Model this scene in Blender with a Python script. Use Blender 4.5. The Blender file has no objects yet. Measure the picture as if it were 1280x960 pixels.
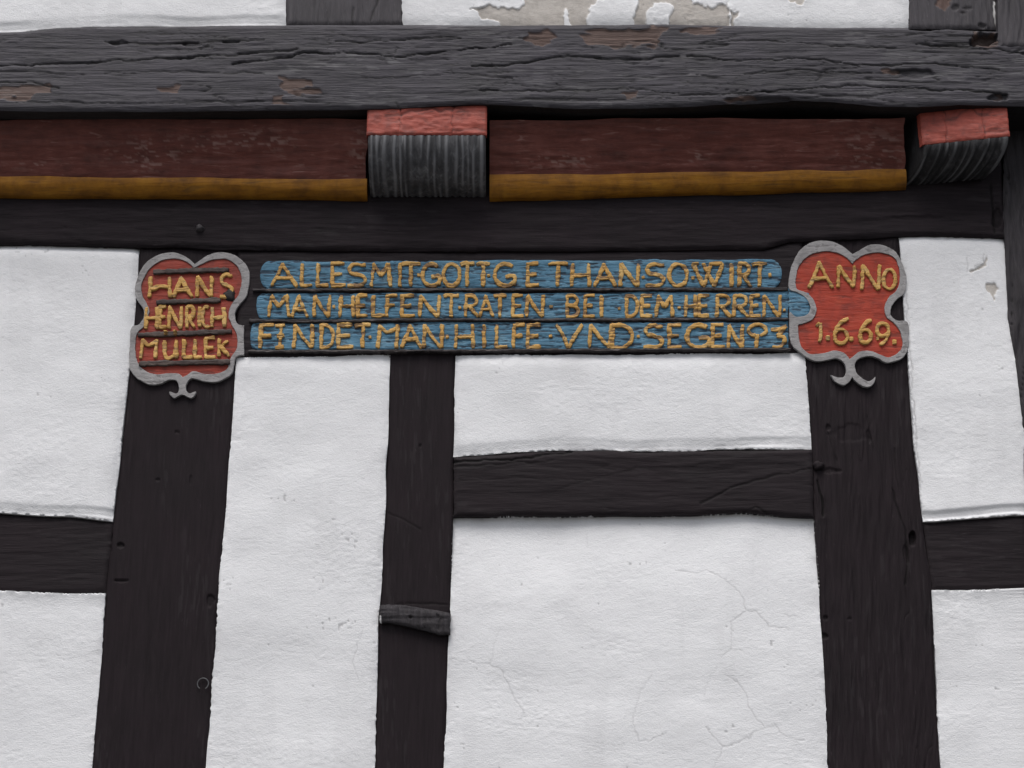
import bpy, math
import numpy as np

scene = bpy.context.scene
# ---------------------------------------------------------------- camera, light, exposure
F, CX, CY = 2100.0, 640.0, 480.0            # focal length and centre in photo pixels (1280 x 960)
CAMZ, DIST, PITCH = 1.6, 3.5, math.radians(20.0)
cam_data = bpy.data.cameras.new('camera')
cam_data.sensor_width = 36.0
cam_data.lens = F / 1280.0 * 36.0
cam_data.clip_start = 0.05
cam_data.clip_end = 2000.0
cam = bpy.data.objects.new('camera', cam_data)
scene.collection.objects.link(cam)
cam.location = (0, -DIST, CAMZ)
cam.rotation_euler = (math.radians(90) + PITCH, 0, 0)
scene.camera = cam

SUN_EL, SUN_ROT = math.radians(64), math.radians(196)
world = bpy.data.worlds.new('World')
scene.world = world
world.use_nodes = True
wn, wl = world.node_tree.nodes, world.node_tree.links
wn.clear()
w_out = wn.new('ShaderNodeOutputWorld')
w_bg = wn.new('ShaderNodeBackground')
w_sky = wn.new('ShaderNodeTexSky')
w_sky.sky_type = 'NISHITA'
w_sky.sun_disc = False
w_sky.sun_elevation = SUN_EL
w_sky.sun_rotation = SUN_ROT
w_sky.air_density = 1.0
w_sky.dust_density = 4.0
w_sky.ozone_density = 1.0
w_hs = wn.new('ShaderNodeHueSaturation')     # an overcast sky is nearly grey
w_hs.inputs['Saturation'].default_value = 0.5
w_bg.inputs['Strength'].default_value = 0.10
wl.new(w_sky.outputs[0], w_hs.inputs['Color'])
wl.new(w_hs.outputs[0], w_bg.inputs['Color'])
wl.new(w_bg.outputs[0], w_out.inputs['Surface'])

sun_d = bpy.data.lights.new('sun', 'SUN')
sun_d.energy = 1.6
sun_d.angle = math.radians(34)
sun_d.color = (1.0, 0.985, 0.98)
sun = bpy.data.objects.new('sun', sun_d)
scene.collection.objects.link(sun)
# direction to the sun
sd = (math.sin(SUN_ROT) * math.cos(SUN_EL), math.cos(SUN_ROT) * math.cos(SUN_EL), math.sin(SUN_EL))
from mathutils import Vector
sun.rotation_euler = Vector(sd).to_track_quat('Z', 'Y').to_euler()
sun.location = (sd[0] * 20, sd[1] * 20, sd[2] * 20)

scene.view_settings.view_transform = 'Standard'
scene.view_settings.look = 'None'
scene.view_settings.gamma = 1.0
scene.view_settings.use_curve_mapping = False
scene.view_settings.exposure = 0.45
scene.render.engine = 'CYCLES'
scene.cycles.use_denoising = True
scene.cycles.max_bounces = 6

STEP = 1.45          # mesh step of the modelled surfaces, photo pixels (about 2.4 mm)
rng = np.random.default_rng(7)


# ---------------------------------------------------------------- noise
def vnoise(x, y, seed=0):
    """smooth value noise in -1..1"""
    r = np.random.default_rng(seed + 1000)
    tab = r.uniform(-1, 1, (256, 256))
    xi = np.floor(x).astype(int); yi = np.floor(y).astype(int)
    fx = x - xi; fy = y - yi
    fx = fx * fx * fx * (fx * (fx * 6 - 15) + 10); fy = fy * fy * fy * (fy * (fy * 6 - 15) + 10)
    a = tab[xi % 256, yi % 256]; b = tab[(xi + 1) % 256, yi % 256]
    c = tab[xi % 256, (yi + 1) % 256]; d = tab[(xi + 1) % 256, (yi + 1) % 256]
    return (a * (1 - fx) + b * fx) * (1 - fy) + (c * (1 - fx) + d * fx) * fy


def fbm(x, y, seed=0, octs=4, gain=0.5):
    s = 0; a = 1.0; n = 0
    for o in range(octs):
        s = s + a * vnoise(x * 2 ** o + 17.3 * o, y * 2 ** o + 5.7 * o, seed + o * 31)
        n += a; a *= gain
    return s / n * 1.6


def smooth(a, b, x):
    t = np.clip((x - a) / (b - a), 0, 1)
    return t * t * (3 - 2 * t)


def seg_dist(px, py, line):
    d = np.full(px.shape, 1e9)
    for (x0, y0), (x1, y1) in zip(line[:-1], line[1:]):
        vx, vy = x1 - x0, y1 - y0
        t = np.clip(((px - x0) * vx + (py - y0) * vy) / (vx * vx + vy * vy + 1e-9), 0, 1)
        d = np.minimum(d, np.hypot(px - x0 - t * vx, py - y0 - t * vy))
    return d


def inside(px, py, poly):
    r = np.zeros(px.shape, bool)
    n = len(poly)
    for k in range(n):
        x0, y0 = poly[k]; x1, y1 = poly[(k + 1) % n]
        if y0 == y1: continue
        c = ((y0 > py) != (y1 > py)) & (px < (x1 - x0) * (py - y0) / (y1 - y0) + x0)
        r ^= c
    return r


def poly_sd(px, py, poly):
    d = seg_dist(px, py, list(poly) + [poly[0]])
    return np.where(inside(px, py, poly), -d, d)


# ---------------------------------------------------------------- from measured picture points to the wall's vertical planes
SP, CP = math.sin(PITCH), math.cos(PITCH)


def W(px, py, y=0.0):
    px = np.asarray(px, float); py = np.asarray(py, float)
    dx = (px - CX) / F; dy = (CY - py) / F
    t = (y + DIST) / (CP - dy * SP)
    return dx * t, np.zeros_like(t) + y, CAMZ + (SP + dy * CP) * t


# ---------------------------------------------------------------- objects
def tag(o, label=None, cat=None, group=None, kind=None):
    if label: o['label'] = label
    if cat: o['category'] = cat
    if group: o['group'] = group
    if kind: o['kind'] = kind
    return o


def link_mesh(name, me, mats, parent=None):
    o = bpy.data.objects.new(name, me)
    scene.collection.objects.link(o)
    for m in (mats if isinstance(mats, (list, tuple)) else [mats]):
        me.materials.append(m)
    if parent is not None:
        o.parent = parent
    return o


def empty(name, loc=(0, 0, 0)):
    o = bpy.data.objects.new(name, None)
    o.empty_display_size = 0.1
    scene.collection.objects.link(o)
    o.location = loc
    return o


def raw_mesh(name, verts, faces, smooth_faces=True, attrs=None):
    me = bpy.data.meshes.new(name)
    me.from_pydata([tuple(v) for v in verts], [], faces)
    me.polygons.foreach_set('use_smooth', [smooth_faces] * len(me.polygons))
    if attrs:
        for k, a in attrs.items():
            at = me.attributes.new(k, 'FLOAT', 'POINT'); at.data.foreach_set('value', np.asarray(a, np.float32))
    me.update()
    return me


def grid_mesh(name, X, Y, Z, yback=None, attrs=None):
    """a displaced sheet (rows go down, columns go right) closed with sides and a back at yback"""
    nv, nu = X.shape
    co = np.stack([X, Y, Z], -1).reshape(-1, 3)
    idx = np.arange(nv * nu).reshape(nv, nu)
    q = np.stack([idx[:-1, :-1], idx[1:, :-1], idx[1:, 1:], idx[:-1, 1:]], -1).reshape(-1, 4)
    nfront = len(q)
    ngon = None
    src = np.arange(nv * nu)
    if yback is not None:
        loop = np.concatenate([idx[:, 0], idx[-1, 1:], idx[::-1, -1][1:], idx[0, ::-1][1:-1]])
        n = len(loop)
        a = co[loop].copy(); b = co[loop].copy()
        b[:, 1] = yback
        base = nv * nu
        i = np.arange(n); j = (i + 1) % n
        side = np.stack([base + i, base + n + i, base + n + j, base + j], -1)
        co = np.concatenate([co, a, b]); q = np.concatenate([q, side])
        src = np.concatenate([src, loop, loop])
        ngon = (base + n + i)[::-1]
    loops = q.reshape(-1)
    starts = np.arange(len(q)) * 4
    tot = np.full(len(q), 4)
    if ngon is not None:
        starts = np.append(starts, len(loops)); tot = np.append(tot, len(ngon)); loops = np.append(loops, ngon)
    me = bpy.data.meshes.new(name)
    me.vertices.add(len(co)); me.vertices.foreach_set('co', co.astype(np.float32).ravel())
    me.loops.add(len(loops)); me.loops.foreach_set('vertex_index', loops.astype(np.int32))
    me.polygons.add(len(starts)); me.polygons.foreach_set('loop_start', starts.astype(np.int32))
    try:
        me.polygons.foreach_set('loop_total', tot.astype(np.int32))
    except Exception:
        pass
    sm = np.zeros(len(starts), bool); sm[:nfront] = True
    me.polygons.foreach_set('use_smooth', sm)
    if attrs:
        for k, a in attrs.items():
            at = me.attributes.new(k, 'FLOAT', 'POINT')
            at.data.foreach_set('value', np.asarray(a, np.float32).ravel()[src])
    me.update(calc_edges=True)
    me.validate()
    return me


def dens(a, b, lo, hi, step, coarse=45.0):
    """parameters 0..1 from a to b, fine between lo and hi"""
    pts = [a]
    x = a
    while x < b - 1e-6:
        x += step if (lo <= x <= hi) else (min(coarse, max(step, lo - x)) if x < lo else coarse)
        pts.append(min(x, b))
    if len(pts) > 2 and pts[-1] - pts[-2] < 0.4 * step:
        pts.pop(-2)
    return (np.array(pts) - a) / (b - a)


def edge(line, t, ax):
    """points of a polyline at fractions t of its extent along axis ax"""
    p = np.array(line, float)
    c = p[0, ax] + t * (p[-1, ax] - p[0, ax])
    other = np.interp(c, p[:, ax], p[:, 1 - ax])
    return np.stack([c, other], -1) if ax == 0 else np.stack([other, c], -1)


def coons(T=None, B=None, L=None, R=None, step=STEP):
    if L is None: L = [T[0], B[0]]
    if R is None: R = [T[-1], B[-1]]
    if T is None: T = [L[0], R[0]]
    if B is None: B = [L[-1], R[-1]]
    s = dens(min(T[0][0], B[0][0]), max(T[-1][0], B[-1][0]), -25, 1305, step)
    t = dens(min(L[0][1], R[0][1]), max(L[-1][1], R[-1][1]), -12, 990, step)
    Tp, Bp, Lp, Rp = edge(T, s, 0), edge(B, s, 0), edge(L, t, 1), edge(R, t, 1)
    S, Tt = s[None, :, None], t[:, None, None]
    P = (1 - Tt) * Tp[None] + Tt * Bp[None] + (1 - S) * Lp[:, None] + S * Rp[:, None] \
        - ((1 - S) * (1 - Tt) * np.array(T[0]) + S * (1 - Tt) * np.array(T[-1]) + (1 - S) * Tt * np.array(B[0]) + S * Tt * np.array(B[-1]))
    px, py = P[..., 0], P[..., 1]
    dl = px - Lp[:, None, 0]; dr = Rp[:, None, 0] - px
    dt = py - Tp[None, :, 1]; db = Bp[None, :, 1] - py
    return px, py, dl, dr, dt, db


def jag(px, py, dl, dr, dt, db, seed, amp):
    """hand-made edges: wavering and nicked instead of ruled"""
    def n(c, k):
        z = np.zeros_like(c)
        return amp * (0.9 * vnoise(c / 45.0, z + k, seed) + 0.22 * vnoise(c / 14.0, z + k, seed + 3)
                      + 0.65 * vnoise(c / 4.3, z + k, seed + 5) * smooth(-0.1, 0.7, vnoise(c / 31.0, z + k, seed + 6)))
    w = lambda d: np.clip(1 - d / 9.0, 0, 1)
    px2 = px + n(py, 0.0) * w(dl) + n(py, 9.0) * w(dr)
    py2 = py + n(px, 20.0) * w(dt) + n(px, 30.0) * w(db)
    return px2, py2


# ---------------------------------------------------------------- materials
def new_mat(name):
    m = bpy.data.materials.new(name)
    m.use_nodes = True
    nt = m.node_tree
    b = nt.nodes['Principled BSDF']
    return m, nt, b


def N(nt, typ, **kw):
    n = nt.nodes.new(typ)
    for k, v in kw.items():
        setattr(n, k, v)
    return n


def tex_noise(nt, scale, mapping=(1, 1, 1), detail=4.0, rough=0.55, dist=0.0):
    tc = N(nt, 'ShaderNodeTexCoord'); mp = N(nt, 'ShaderNodeMapping')
    mp.inputs['Scale'].default_value = mapping
    n = N(nt, 'ShaderNodeTexNoise')
    n.inputs['Scale'].default_value = scale; n.inputs['Detail'].default_value = detail
    n.inputs['Roughness'].default_value = rough; n.inputs['Distortion'].default_value = dist
    nt.links.new(tc.outputs['Object'], mp.inputs['Vector']); nt.links.new(mp.outputs[0], n.inputs['Vector'])
    return n.outputs['Fac']


def ramp(nt, fac, stops):
    r = N(nt, 'ShaderNodeValToRGB')
    el = r.color_ramp.elements
    while len(el) < len(stops): el.new(0.5)
    for e, (p, c) in zip(el, stops):
        e.position = p; e.color = (*c, 1) if len(c) == 3 else c
    nt.links.new(fac, r.inputs[0])
    return r.outputs[0]


def mix(nt, fac, a, b, mode='MIX'):
    m = N(nt, 'ShaderNodeMix', data_type='RGBA', blend_type=mode)
    for sock, v in ((m.inputs['Factor'], fac), (m.inputs['A'], a), (m.inputs['B'], b)):
        pass
    ins = {s.identifier: s for s in m.inputs}
    for key, v in (('Factor_Float', fac), ('A_Color', a), ('B_Color', b)):
        s = ins[key]
        if hasattr(v, 'is_output'): nt.links.new(v, s)
        elif isinstance(v, (int, float)): s.default_value = v
        else: s.default_value = (*v, 1)
    return [o for o in m.outputs if o.identifier == 'Result_Color'][0]


def attr(nt, name):
    a = N(nt, 'ShaderNodeAttribute'); a.attribute_name = name
    return a.outputs['Fac']


def math_n(nt, op, a, b=None, c=None):
    m = N(nt, 'ShaderNodeMath', operation=op)
    for i, v in enumerate((a, b, c)):
        if v is None: continue
        if hasattr(v, 'is_output'): nt.links.new(v, m.inputs[i])
        else: m.inputs[i].default_value = v
    return m.outputs[0]


def bump(nt, bsdf, h, dist, strength=1.0, prev=None):
    b = N(nt, 'ShaderNodeBump')
    b.inputs['Strength'].default_value = strength; b.inputs['Distance'].default_value = dist
    nt.links.new(h, b.inputs['Height'])
    if prev is not None: nt.links.new(prev, b.inputs['Normal'])
    nt.links.new(b.outputs[0], bsdf.inputs['Normal'])
    return b.outputs[0]


def plaster_mat():
    m, nt, b = new_mat('white_limewashed_plaster')
    big = tex_noise(nt, 5, (1, 1, 1), 5, 0.6)
    c = ramp(nt, big, [(0.25, (0.715, 0.713, 0.718)), (0.5, (0.775, 0.774, 0.779)), (0.85, (0.81, 0.81, 0.814))])
    sp = tex_noise(nt, 330, (0.7, 1, 1.6), 3, 0.6)
    spk = ramp(nt, sp, [(0.66, (0, 0, 0)), (0.76, (1, 1, 1))])
    c = mix(nt, math_n(nt, 'MULTIPLY', spk, 0.22), c, (0.50, 0.49, 0.48))
    bn = tex_noise(nt, 45, (1, 1, 1), 5, 0.65)
    bare = ramp(nt, bn, [(0.3, (0.42, 0.385, 0.35)), (0.6, (0.52, 0.485, 0.445)), (0.85, (0.45, 0.39, 0.34))])
    c = mix(nt, attr(nt, 'bare'), c, bare)
    c = mix(nt, attr(nt, 'crack'), c, (0.10, 0.09, 0.09))
    nt.links.new(c, b.inputs['Base Color'])
    b.inputs['Roughness'].default_value = 0.92
    b.inputs['Specular IOR Level'].default_value = 0.2
    p = bump(nt, b, tex_noise(nt, 120, (0.8, 1, 1.5), 3, 0.55), 0.0009, 0.6)
    bump(nt, b, tex_noise(nt, 380, (0.7, 1, 1.3), 3, 0.65), 0.0012, 0.75, p)
    return m


def timber_mat(name, dark, light, axis, rough=0.62, spec=0.3, grain=0.0022, bare_col=(0.105, 0.068, 0.057), lng=0.07):
    """painted old oak; axis = direction of the grain"""
    m, nt, b = new_mat(name)
    st = {'x': (lng, 1, 1), 'z': (1, 1, lng)}[axis]
    g1 = tex_noise(nt, 120, st, 5, 0.7, 0.6)
    g2 = tex_noise(nt, 7, (1, 1, 1), 4, 0.6)
    f = math_n(nt, 'ADD', math_n(nt, 'MULTIPLY', g1, 0.55), math_n(nt, 'MULTIPLY', g2, 0.45))
    c = ramp(nt, f, [(0.34, tuple(v * 0.88 for v in dark)), (0.66, tuple(v * 1.15 for v in light))])
    # paint worn thin in specks
    fl = ramp(nt, tex_noise(nt, 170, tuple(0.25 if v < 1 else 1 for v in st), 3, 0.6), [(0.66, (0, 0, 0)), (0.76, (1, 1, 1))])
    c = mix(nt, math_n(nt, 'MULTIPLY', fl, 0.35), c, tuple(min(1, v * 2.2 + 0.02) for v in light))
    bw = mix(nt, g1, tuple(v * 0.35 for v in bare_col), tuple(v * 1.6 for v in bare_col))
    c = mix(nt, attr(nt, 'bare'), c, bw)
    c = mix(nt, attr(nt, 'white'), c, (0.70, 0.69, 0.68))
    c = mix(nt, attr(nt, 'crack'), c, (0.006, 0.005, 0.005))
    nt.links.new(c, b.inputs['Base Color'])
    r = ramp(nt, g2, [(0.3, (rough - 0.08,) * 3), (0.7, (rough + 0.12,) * 3)])
    nt.links.new(r, b.inputs['Roughness'])
    b.inputs['Specular IOR Level'].default_value = spec
    p = bump(nt, b, g1, grain * 1.6, 0.8)
    bump(nt, b, tex_noise(nt, 260, tuple(0.2 if v < 1 else 1 for v in st), 3, 0.6), grain * 0.6, 0.6, p)
    return m


def paint_mat(name, cols, chip=(0.05, 0.035, 0.03), chip_amt=0.5, axis='x', rough=0.6, spec=0.3, stretch=0.12, gscale=90,
              grain=0.002, chip_at=0.62, grime=None):
    m, nt, b = new_mat(name)
    st = (stretch, 1, 1) if axis == 'x' else (1, 1, stretch)
    g1 = tex_noise(nt, gscale, st, 4, 0.62, 0.5)
    g2 = tex_noise(nt, 22, (1, 1, 1), 4, 0.6)
    f = math_n(nt, 'ADD', math_n(nt, 'MULTIPLY', g1, 0.5), math_n(nt, 'MULTIPLY', g2, 0.5))
    c = ramp(nt, f, [(0.34, cols[0]), (0.52, cols[1]), (0.68, cols[2])])
    k = ramp(nt, g1, [(chip_at - 0.04, (0, 0, 0)), (chip_at + 0.05, (1, 1, 1))])
    c = mix(nt, math_n(nt, 'MULTIPLY', k, chip_amt), c, chip)
    c = mix(nt, attr(nt, 'worn'), c, chip)
    if grime:
        d = ramp(nt, tex_noise(nt, 26, (1, 1, 1), 6, 0.7, 0.4), [(0.48, (0, 0, 0)), (0.72, (1, 1, 1))])
        c = mix(nt, math_n(nt, 'MULTIPLY', d, grime), c, chip)
    nt.links.new(c, b.inputs['Base Color'])
    b.inputs['Roughness'].default_value = rough
    b.inputs['Specular IOR Level'].default_value = spec
    inv = math_n(nt, 'SUBTRACT', 1.0, g1)
    bump(nt, b, inv, grain, 0.9)
    return m


M = {}
M['plaster'] = plaster_mat()
M['post'] = timber_mat('dark_painted_timber_upright', (0.0112, 0.0078, 0.0092), (0.0190, 0.0138, 0.0160), 'z', 0.72, 0.14, 0.0010)
M['rail'] = timber_mat('dark_painted_timber_level', (0.0112, 0.0080, 0.0094), (0.0200, 0.0150, 0.0170), 'x', 0.70, 0.16, 0.0010)
M['lintel'] = timber_mat('dark_painted_top_plate', (0.0100, 0.0072, 0.0085), (0.0235, 0.0180, 0.0205), 'x', 0.74, 0.14, 0.0014)
M['beam'] = timber_mat('weathered_grey_timber_level', (0.018, 0.0165, 0.0195), (0.070, 0.0645, 0.075), 'x', 0.64, 0.3, 0.003, lng=0.035)
M['beam_up'] = timber_mat('weathered_grey_timber_upright', (0.044, 0.040, 0.044), (0.072, 0.066, 0.072), 'z', 0.7, 0.25, 0.002)
M['post_old'] = timber_mat('weathered_corner_timber', (0.020, 0.017, 0.019), (0.050, 0.045, 0.049), 'z', 0.7, 0.25, 0.003)
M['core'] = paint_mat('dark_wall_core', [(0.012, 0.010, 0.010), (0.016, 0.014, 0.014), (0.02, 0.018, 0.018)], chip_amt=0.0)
M['joist'] = paint_mat('dark_fluted_joist_paint', [(0.035, 0.034, 0.036), (0.075, 0.074, 0.078), (0.17, 0.17, 0.175)], chip=(0.27, 0.27, 0.28), chip_amt=0.25, axis='z', rough=0.6, stretch=0.06, gscale=110, chip_at=0.66)
M['joist_shaded'] = paint_mat('shaded_fluted_joist_paint', [(0.010, 0.0095, 0.010), (0.018, 0.017, 0.018), (0.05, 0.048, 0.051)], chip=(0.17, 0.17, 0.175), chip_amt=0.2, axis='z', rough=0.65, stretch=0.06, gscale=110, chip_at=0.67)  # darker copy of the joist paint, the corner joist's shade put into its colour
M['red_face'] = paint_mat('pale_red_joist_paint', [(0.24, 0.046, 0.032), (0.35, 0.073, 0.050), (0.43, 0.115, 0.085)], chip=(0.09, 0.035, 0.03), chip_amt=0.6, rough=0.6, gscale=95, stretch=0.25, grime=0.6, chip_at=0.6)
M['red_board'] = paint_mat('dark_red_board_paint', [(0.070, 0.021, 0.015), (0.125, 0.036, 0.026), (0.17, 0.055, 0.042)], chip=(0.28, 0.17, 0.145), chip_amt=0.45, rough=0.6, gscale=85, chip_at=0.66, stretch=0.2, grime=0.0)
M['ochre'] = paint_mat('ochre_moulding_paint', [(0.17, 0.066, 0.006), (0.31, 0.128, 0.008), (0.42, 0.19, 0.016)], chip=(0.07, 0.03, 0.012), chip_amt=0.5, rough=0.6, gscale=70, grime=0.5)
M['blue'] = paint_mat('blue_lettering_ground_paint', [(0.050, 0.130, 0.19), (0.080, 0.200, 0.30), (0.19, 0.335, 0.42)], chip=(0.02, 0.028, 0.045), chip_amt=0.8, rough=0.65, gscale=170, stretch=0.10, grain=0.004, chip_at=0.58)
M['gold'] = paint_mat('ochre_letter_paint', [(0.38, 0.19, 0.038), (0.58, 0.34, 0.095), (0.66, 0.46, 0.19)], chip=(0.15, 0.085, 0.045), chip_amt=0.7, rough=0.6, gscale=170, stretch=0.10, grain=0.003, chip_at=0.60)
M['red'] = paint_mat('red_cartouche_paint', [(0.26, 0.026, 0.012), (0.37, 0.040, 0.018), (0.44, 0.065, 0.030)], chip=(0.07, 0.016, 0.012), chip_amt=0.6, rough=0.6, gscale=80, stretch=0.15, chip_at=0.60, grain=0.003, grime=0.55)
M['red_dull'] = paint_mat('dull_red_cartouche_paint', [(0.19, 0.026, 0.014), (0.29, 0.038, 0.021), (0.36, 0.058, 0.032)], chip=(0.06, 0.018, 0.015), chip_amt=0.6, rough=0.6, gscale=80, stretch=0.15, chip_at=0.60, grain=0.003, grime=0.6)
M['grey'] = paint_mat('grey_frame_paint', [(0.23, 0.22, 0.218), (0.31, 0.298, 0.295), (0.37, 0.36, 0.355)], chip=(0.10, 0.09, 0.09), chip_amt=0.7, rough=0.65, gscale=85, stretch=0.45, chip_at=0.60, grain=0.003, grime=0.5)
M['bar'] = paint_mat('dark_ledge_paint', [(0.022, 0.018, 0.019), (0.035, 0.029, 0.030), (0.05, 0.043, 0.043)], chip=(0.12, 0.10, 0.09), chip_amt=0.4, rough=0.6)
M['bar_brown'] = paint_mat('brown_black_bar_paint', [(0.030, 0.021, 0.019), (0.050, 0.034, 0.030), (0.075, 0.055, 0.048)], chip=(0.16, 0.12, 0.10), chip_amt=0.5, rough=0.6)
M['peg'] = paint_mat('grey_peg_paint', [(0.035, 0.031, 0.033), (0.05, 0.045, 0.048), (0.07, 0.063, 0.066)], chip_amt=0.2, rough=0.65)
M['iron'] = paint_mat('dull_iron', [(0.05, 0.05, 0.052), (0.08, 0.08, 0.084), (0.12, 0.12, 0.125)], chip_amt=0.2, rough=0.45, spec=0.5)
M['ground'] = paint_mat('street_paving', [(0.05, 0.05, 0.05), (0.07, 0.07, 0.07), (0.09, 0.09, 0.09)], chip_amt=0.3, gscale=6, stretch=1.0, grain=0.01)

# ---------------------------------------------------------------- the setting
gs = 400
ground = link_mesh('ground', raw_mesh('ground', [(-gs, -gs, 0), (gs, -gs, 0), (gs, gs, 0), (-gs, gs, 0)], [(0, 1, 2, 3)], False), M['ground'])
tag(ground, 'grey paved street at the foot of the house', 'ground', kind='structure')

house = empty('half_timbered_house', (0, 0, 0))
tag(house, 'old half-timbered house wall with white plaster panels between dark timbers', 'house')

# solid wall behind the timbers and the panels (lower storey and jettied upper storey)
def box(x0, x1, y0, y1, z0, z1):
    v = [(x0, y0, z0), (x1, y0, z0), (x1, y1, z0), (x0, y1, z0), (x0, y0, z1), (x1, y0, z1), (x1, y1, z1), (x0, y1, z1)]
    f = [(0, 1, 5, 4), (1, 2, 6, 5), (2, 3, 7, 6), (3, 0, 4, 7), (4, 5, 6, 7), (3, 2, 1, 0)]
    return v, f

XL, XR = -420, 1560            # picture columns where the modelled stretch of wall ends
xl = float(W(XL, 480)[0]); xr = float(W(XR, 480)[0])
z_jet = float(W(640, 140)[2])
v, f = box(xl - .3, xr + .3, 0.022, 0.24, 0.0, z_jet)
v2, f2 = box(xl - .3, xr + .3, -0.105, 0.241, z_jet + 0.001, z_jet + 1.3)
link_mesh('wall', raw_mesh('wall', v + v2, f + [tuple(i + 8 for i in q) for q in f2], False), M['core'], house)


# ---------------------------------------------------------------- plaster panels
def panel(name, T=None, B=None, L=None, R=None, y=0.0, lev=(0.001, 0.001, 0.001, 0.001), lip=0.0, bulge=0.004,
          cracks=(), bare=(), seed=0, amp=1.0, step=STEP, rough=1.0, label=None, lamt=9.0):
    """lev = height of the plaster at its top, bottom, left, right edge (metres in front of the plane y)"""
    px, py, dl, dr, dt, db = coons(T, B, L, R, step)
    qx, qy = jag(px, py, dl, dr, dt, db, seed, amp)
    X, _, Z = W(qx, qy, y)
    h = np.full(px.shape, bulge)
    for d, l, lam in ((dt, lev[0], lamt), (db, lev[1], 7.0), (dl, lev[2], 6.0), (dr, lev[3], 6.0)):
        h = h + (l - bulge) * np.exp(-(d / lam) ** 1.5)
    if lip:
        # the plaster hangs over a little groove above the timber, then a lip of limewash runs onto the timber
        k = db + 2.0 * vnoise(px / 60.0, py * 0, seed + 77)
        h = h - 0.42 * lip * smooth(15, 9, k) * smooth(1.0, 4.5, k) * (0.7 + 0.5 * vnoise(px / 80.0, py * 0, seed + 78))
    h = h + rough * (0.0026 * fbm(px / 110, py / 85, seed, 2) + 0.00028 * fbm(px / 24, py / 15, seed + 9, 3)
                     + 0.00020 * fbm(px / 6.5, py / 3.6, seed + 19, 2) * (0.4 + smooth(-0.2, 0.6, vnoise(px / 70, py / 45, seed + 20))))
    em = np.exp(-np.minimum(np.minimum(dl, dr), np.minimum(dt, db)) / 5.0)
    h = h + 0.0008 * em * fbm(px / 9, py / 9, seed + 29, 2)
    cr = np.zeros(px.shape)
    for line, wdt, dk in cracks:
        wx = px + 1.6 * vnoise(px / 7, py / 7, seed + 41) + 0.8 * vnoise(px / 3, py / 3, seed + 42)
        wy = py + 1.6 * vnoise(px / 7, py / 7, seed + 43) + 0.8 * vnoise(px / 3, py / 3, seed + 44)
        d = seg_dist(wx, wy, line)
        kk = np.clip(1.25 * (1 - d / wdt), 0, 1) * (0.9 + 0.3 * vnoise(px / 12, py / 12, seed + 45))
        cr = np.maximum(cr, kk * dk)
    h = h - 0.0012 * cr
    # nail-fine dark pits
    pit = smooth(0.93, 1.0, vnoise(px / 4.0, py / 3.0, seed + 61) * 0.6 + vnoise(px / 26., py / 26., seed + 62) * 0.55)
    cr = 0.55 * cr; cr = np.maximum(cr, 0.35 * pit); h = h - 0.0008 * pit
    # dirt of the timbers in the plaster's outermost nicks
    e = smooth(3.0, 0.4, np.minimum(np.minimum(dl, dr), np.minimum(dt, db))) * smooth(0.10, 0.45, vnoise(px / 11, py / 11, seed + 51) + 0.3 * vnoise(px / 3, py / 3, seed + 52))
    cr = np.maximum(cr, 0.22 * e)
    # grime and rain wash along the timbers
    em2 = np.exp(-np.minimum(np.minimum(dl, dr), np.minimum(dt, db)) / 10.0)
    cr = np.maximum(cr, 0.16 * em2 * smooth(-0.1, 0.6, fbm(px / 30, py / 30, seed + 91, 3)))
    cr = np.maximum(cr, 0.04 * smooth(0.0, 0.6, fbm(px / 16, py / 130, seed + 92, 3)) * smooth(-0.1, 0.5, fbm(px / 130, py / 130, seed + 93, 2)))
    ba = np.zeros(px.shape)
    for poly in bare:
        wx = px + 3.2 * vnoise(px / 9, py / 9, seed + 81) + 1.6 * vnoise(px / 3.5, py / 3.5, seed + 82)
        wy = py + 3.2 * vnoise(px / 9, py / 9, seed + 83) + 1.6 * vnoise(px / 3.5, py / 3.5, seed + 84)
        sdv = poly_sd(wx, wy, poly)
        ba = np.maximum(ba, smooth(0.7, -0.7, sdv))
        curl = np.exp(-np.clip(sdv, 0, None) / 4.0) * (sdv > 0)
        h = h + 0.0016 * curl * smooth(-0.2, 0.5, vnoise(px / 14, py / 14, seed + 85))
    h = h - 0.0028 * ba
    me = grid_mesh(name, X, np.full(X.shape, y) - h, Z, y + 0.03, {'crack': cr, 'bare': ba})
    o = link_mesh(name, me, M['plaster'], house)
    if label: o['label'] = label
    return o


BOT = 2380       # the wall goes on down to the street, below the frame
def down(x0, y0, x1, y1):            # continue an edge below the frame
    return (x1 + (x1 - x0) * (BOT - y1) / (y1 - y0), BOT)

eA_l = [(175, 300), (172, 345), (166, 420), (160, 480), (150, 575), (141, 652), (132, 741), (126, 830), (115, 960)]
eA_l.append(down(141, 652, 115, 960))
eA_r = [(297, 300), (295, 446), (288, 560), (275, 720), (266, 840), (258, 960)]; eA_r.append(down(288, 560, 258, 960))
eB_l = [(487, 440), (484, 560), (481, 650), (475, 752), (473, 775), (472, 830), (468, 960)]; eB_l.append(down(484, 560, 468, 960))
eB_r = [(569, 440), (567, 571), (566, 645), (563, 760), (561, 800), (555, 960)]; eB_r.append(down(567, 571, 555, 960))
eC_l = [(1004, 300), (1005, 441), (1010, 500), (1015, 561), (1018, 646), (1024, 740), (1030, 840), (1035, 960)]; eC_l.append(down(1015, 561, 1035, 960))
eC_r = [(1123, 290), (1125, 310), (1134, 440), (1138, 500), (1142, 560), (1149, 610), (1154, 652), (1160, 700), (1165, 738), (1169, 840), (1176, 960)]; eC_r.append(down(1134, 440, 1176, 960))
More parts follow.
